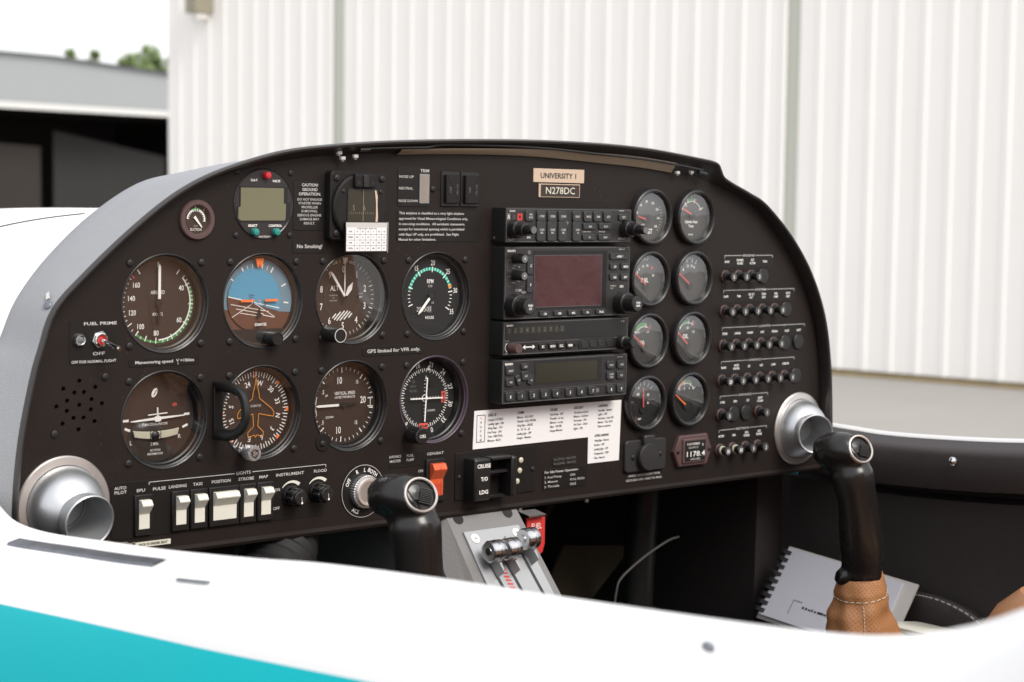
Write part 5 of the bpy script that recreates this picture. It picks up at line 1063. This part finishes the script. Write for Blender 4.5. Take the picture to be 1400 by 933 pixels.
# fuel shut-off tag and bracket
g = G(); pts = [(375.5, -196), (397.5, -197.2), (397.8, -222), (395.5, -229), (390, -233.5), (380, -232.5), (375, -230)]; g.prism(pts, -1, 1, 'red', .2, back=True); g.text('FUEL', 386.8, -204.5, 5.2, 'white', 1.2, sx=.78); g.text('PULL', 386.8, -216.5, 5.2, 'white', 1.2, sx=.7); g.build('fuel_tag', P, (0, -5, -8), 'red tag reading FUEL below the panel edge')
g = G(); g.add([(368, 0, -197.5), (390, 0, -198), (394, -11, -201.5), (372, -12, -201)], [(0, 1, 2, 3)], 'lipgrey'); g.add([(372, -12, -201), (394, -11, -201.5), (394, -11, -202.6), (372, -12, -202.6)], [(0, 1, 2, 3)], 'steel'); g.build('bracket', P)
# things glimpsed below the panel
g = G(); path = [(140, 40, -200), (110, 10, -225), (60, 10, -260), (20, 30, -330), (10, 60, -420)]; pp = catmull(path, 14); g.tube(pp, [30 if i % 2 else 27 for i in range(len(pp))], 'matte', 20); g.build('air_hose', P, label='black corrugated air hose below the switches')
g = G(); g.block(95, 118, 40, 46, -226, -196, 'lipgrey'); g.block(98, 113, 36, 40, -228, -219, 'tubecream'); g.build('bracket', P)
g = G(); g.tube(catmull([(556, 60, -330), (559, 60, -307), (566, 60, -294), (597, 60, -277), (631, 60, -264), (650, 62, -262)], 6), 1.3, 'capface', 8); g.build('cable', P)
mat('olive', (.055, .042, .022), .7, var=.25, vscale=12)
g = G(); g.add([(585, 200, -345), (618, 200, -290), (724, 200, -302), (640, 200, -372)], [(0, 1, 2, 3)], 'olive'); g.add([(606, 230, -285), (632, 230, -250), (758, 230, -196), (640, 230, -196)], [(0, 1, 2, 3)], 'olive')
g.v = [(x, y, z) for x, y, z in g.v]; g.add([(585, 203, -345), (618, 203, -290), (724, 203, -302), (640, 203, -372)], [(0, 1, 2, 3)], 'olive'); g.build('tunnel_cover', P, label='dull olive panel deep in the dark footwell')
g = G(); g.tube([(660, 120, -195), (657, 125, -300), (654, 130, -540)], [17, 17, 17], 'black', 20); g.build('duct', P)
g = G()
for x in (371, 455): g.lathe([(2.6, 0), (2.2, 1.6), (.01, 2)], 'steel', 14, x, -196)
g.build('flange_rivet', panel)

# --- control sticks
def remeshed(gs, name, parent, material, label, vox=.0016, smooth_it=16):
    o = gs.build(name, None, smooth=0); md = o.modifiers.new('r', 'REMESH'); md.mode = 'VOXEL'; md.voxel_size = vox
    sm_ = o.modifiers.new('s', 'SMOOTH'); sm_.iterations = smooth_it; sm_.factor = .5
    dg = bpy.context.evaluated_depsgraph_get(); me = bpy.data.meshes.new_from_object(o.evaluated_get(dg)); me.name = name
    bpy.data.objects.remove(o); me.materials.clear(); me.materials.append(MATS[material]); me.shade_smooth()
    o = bpy.data.objects.new(name, me); COL.objects.link(o); o.parent = parent
    if label: o['label'] = label
    return o
def stick(ox, oy, oz, lean, lab, ring_n=(-.21, -.91, .42)):
    """Grip of a control stick; (ox, oy, oz) is the centre of the thumb-button ring."""
    e = bpy.data.objects.new('control_stick', None); COL.objects.link(e); e.parent = P; e.location = (ox*.001, oy*.001, oz*.001); e['label'] = lab
    g = G(); rn = Vector(ring_n).normalized()
    shaft = catmull([(3, 14, -10), (4, 8, -28), (lean*.35+1, 4.5, -52), (lean*.75-1, 4.5, -84), (lean-1, 6, -112), (lean-1, 6, -122)], 5)
    rad = [18 if i < 4 else 18.9+.9*math.sin(i*.5) for i in range(len(shaft))]
    g.tube(shaft, rad, 'gripblack', 30); 
    hd = [-rn*4.0, Vector((-1, 6, -3)), Vector((-3, 12, -2)), Vector((-6, 20, -1)), Vector((-8, 28, -2)), Vector((-10, 33, -7))]
    g.tube(catmull([tuple(p) for p in hd], 4), [13.2+(i*.42 if i < 9 else 3.8-(i-9)*.36) for i in range(21)], 'gripblack', 30)
    g.tube([(-12, 38, -11), (-10, 32, -7)], [8, 13], 'gripblack', 24)
    g.tube([(-3, 21, -8), (2, 13, -22), (6, 7, -40), (8, 5, -60)], [14, 14.5, 15.5, 14], 'gripblack', 24)
    hook = [(lean-4, 9, -118), (lean-15, 15, -121), (lean-22, 18, -119)]
    g.tube(hook, [13, 10, 6.5], 'gripblack', 18)
    remeshed(g, 'grip', e, 'gripblack', None)
    q = Vector((0, -1, 0)).rotation_difference(rn).to_matrix().to_4x4()
    g = G(); g.M = q; g.lathe([(13.2, -6), (13.6, 2.7), (13.2, 4.1), (12.3, 4.5), (11.6, 3.9), (11.3, -3)], 'ring', 48); g.build('button_ring', e)
    q = q @ Matrix.Translation((0, .8, 0)); g = G(); g.M = q; g.lathe([(11.5, 3.4), (11.2, 2.2), (.01, 2.0)], 'matte', 40)
    g.M = q @ Matrix.Rotation(RAD(20), 4, 'Y'); g.lathe([(6, 2), (5.6, 4.2), (.01, 5)], 'knob', 24, -4.5, 1.0)
    for i in range(9): g.box(-1.5, 8.5, -5.8+i*1.35, -5.1+i*1.35, 2, 4.4+1.6*math.sin((i+.5)/9*math.pi), 'rubber', .15, r=0)
    g.build('trim_button', e)
    return e
SR = stick(601, -202.5, -135, 21, 'far control stick, black grip with silver ring above its tan leather boot')
SL_ = stick(96.5, -194.5, -131, 10, 'near control stick, black grip with silver ring, cut off by the near sill')
def boot(e, lean, wid):
    g = G(); rings = []; nn = 72; random.seed(3)
    for k in range(46):
        t = k/45; z = -117-t*150; cx = lean+1+t*16; ry = (19.2+wid*(t**1.05))
        fold = 0 if k < 5 else (2.7*math.sin(t*17)+1.2*math.sin(t*43+1))*min(1, (k-4)/8)
        ring = []
        for i in range(nn):
            a = 2*math.pi*i/nn; f = fold*math.sin(a*1.0+t*5+1.2)+1.6*min(1, k/10)*math.sin(3*a+t*9)+.9*min(1, k/8)*math.sin(7*a-t*12)
            cuff = 1.0 if k in (0,) else (1.6 if k < 6 else (0.2 if k == 6 else 0)); r = ry+f+cuff
            ring.append((cx+r*math.cos(a), 9+r*.92*math.sin(a), z+2.2*math.cos(a-.3)*(1-t)+3*math.cos(a)*(1-t)))
        rings.append(ring)
    g.loft([[(p[0]-(p[0]-lean-1)*.07, p[1]-(p[1]-9)*.07, p[2]-1) for p in rings[0]]]+rings, 'tanleather')
    o = g.build('boot', e, smooth=60, label='tan perforated leather boot')
    uvl = o.data.uv_layers.new(name='UVMap'); me = o.data
    for lp in me.loops:
        v = me.vertices[lp.vertex_index].co*1000; a = math.atan2(v.y-9, v.x-lean-6); uvl.data[lp.index].uv = (a*27, v.z)
    g = G(); 
    for i in range(0, nn, 3):
        p = Vector(rings[6][i]); q = Vector(rings[6][(i+2) % nn]); c_ = Vector((lean+2, 9, p.z)); off_ = (p-c_).normalized()*.6
        if not (22 < i < 60 and False): g.tube([tuple(p+off_), tuple(q+(q-c_).normalized()*.6)], .32, 'cream', 6)
    for k in range(7, 44):
        i = 45; p = Vector(rings[k][i]); q = Vector(rings[k+1][i]); c_ = Vector((lean+2+8, 9, p.z)); u_ = (p-c_).normalized()*.6
        g.tube([tuple(p+u_), tuple(p.lerp(q, .6)+u_)], .32, 'cream', 6)
    g.build('boot_stitching', e)
boot(SR, 21, 47); boot(SL_, 10, 47)
# latch strip and fittings let into the near sill ledge
g = G(); ys_ = [-112-i*10 for i in range(20)]
g.loft([[(CX-hw(y)-18, y, catx(SILL, y)-2.2) for y in ys_], [(CX-hw(y)-19, y, catx(SILL, y)-1.6) for y in ys_], [(CX-hw(y)-27.5, y, catx(SILL, y)-3.6) for y in ys_], [(CX-hw(y)-28.5, y, catx(SILL, y)-6) for y in ys_]], 'latch', closed=False)
g.build('canopy_track', P, label='dull metal canopy rail let into the near sill')
g = G(); ys_ = [-345-i*7 for i in range(6)]
g.loft([[(CX-hw(y)-37, y, catx(SILL, y)-8.0) for y in ys_], [(CX-hw(y)-39, y, catx(SILL, y)-9) for y in ys_]], 'latch', closed=False); g.build('vent_slot', fus)
g = G(); g.tube([(p[0], p[1], p[2]+.2) for p in n1[10:-10]], .9, 'ink', 6); g.build('cowling_gap', fus)
g = G(); g.lathe([(3.2, 0), (2.8, 1.6), (.01, 2.2)], 'latch', 16); o = g.build('fairing_screw', fus, (-200, -747, -86.5)); o.rotation_euler = (RAD(-60), 0, 0)

# ------------------------------------------------------------------ loose things in the cockpit
M_P = plane.matrix_world
def loose(name, label, cat):
    o = W(name, label=label, category=cat); o.matrix_world = M_P; return o
nb = loose('spiral_notebook', 'white spiral notebook leaning in the map pocket behind the tan boot', 'notebook')
TL = Vector((798, 37.5, -285)); TR = Vector((798, -121.7, -296.4)); BL = Vector((762, 27.8, -344.5))
ex = (TR-TL).normalized(); ez = (TL-BL); ez = (ez-ex*ez.dot(ex)).normalized(); en = ex.cross(ez)      # en towards the camera side
if en.dot(Vector((-742, -1234, 95))-TL) < 0: en = -en
NM = Matrix(((ex.x, -en.x, ez.x, TL.x), (ex.y, -en.y, ez.y, TL.y), (ex.z, -en.z, ez.z, TL.z), (0, 0, 0, 1)))
g = G(); g.M = NM; g.box(-2, 168, -84, 2, -6, -4.2, 'grey', 0, True); g.build('cover', nb)
g = G(); g.M = NM; g.prism([(0, 0), (152, -2), (152, -80), (0, -80)], -4.2, -1, 'page', .2); [g.rect(50+k*4.1, 50+k*4.1+random.uniform(2.2, 3.9), -60.5, -58.2+random.uniform(-.4, .9), -.8, 'ink') for k in range(22)]; [g.rect(98+k*4.1, 98+k*4.1+random.uniform(2.2, 3.9), -69, -67, -.8, 'ink') for k in range(9)]; g.poly([(36, -70), (36, -54), (48, -54)], .8, -.8, 'dim'); g.build('page', nb)
g = G(); g.M = NM
for i in range(9):
    z = -5-i*8.6; g.tube([(-4, 2, z), (-5, -1, z), (-1, -2, z), (6, 1.5, z), (6, 3, z-.3)], 1.2, 'ink', 8); g.tube([(-4, 2, z-2.4), (-5, -1, z-2.4), (-1, -2, z-2.4), (6, 1.5, z-2.4), (6, 3, z-2.6)], 1.2, 'ink', 8)
g.build('spiral_binding', nb)
cd_ = loose('kneeboard', 'pale plastic kneeboard edge lying below the far sill beside the boot', 'clipboard')
g = G(); g.M = Matrix.Translation((760, -168, -328)) @ Matrix.Rotation(RAD(8), 4, 'Y'); g.v; g.loft([[(x, y, z) for x, y in rrect(0, 0, 70, 64, 8, 4)] for z in (-5, -1)]+[[(x, y, 0) for x, y in rrect(0, 0, 67, 61, 7, 4)]], 'cream', caps=(True, True)); g.build('board', cd_)
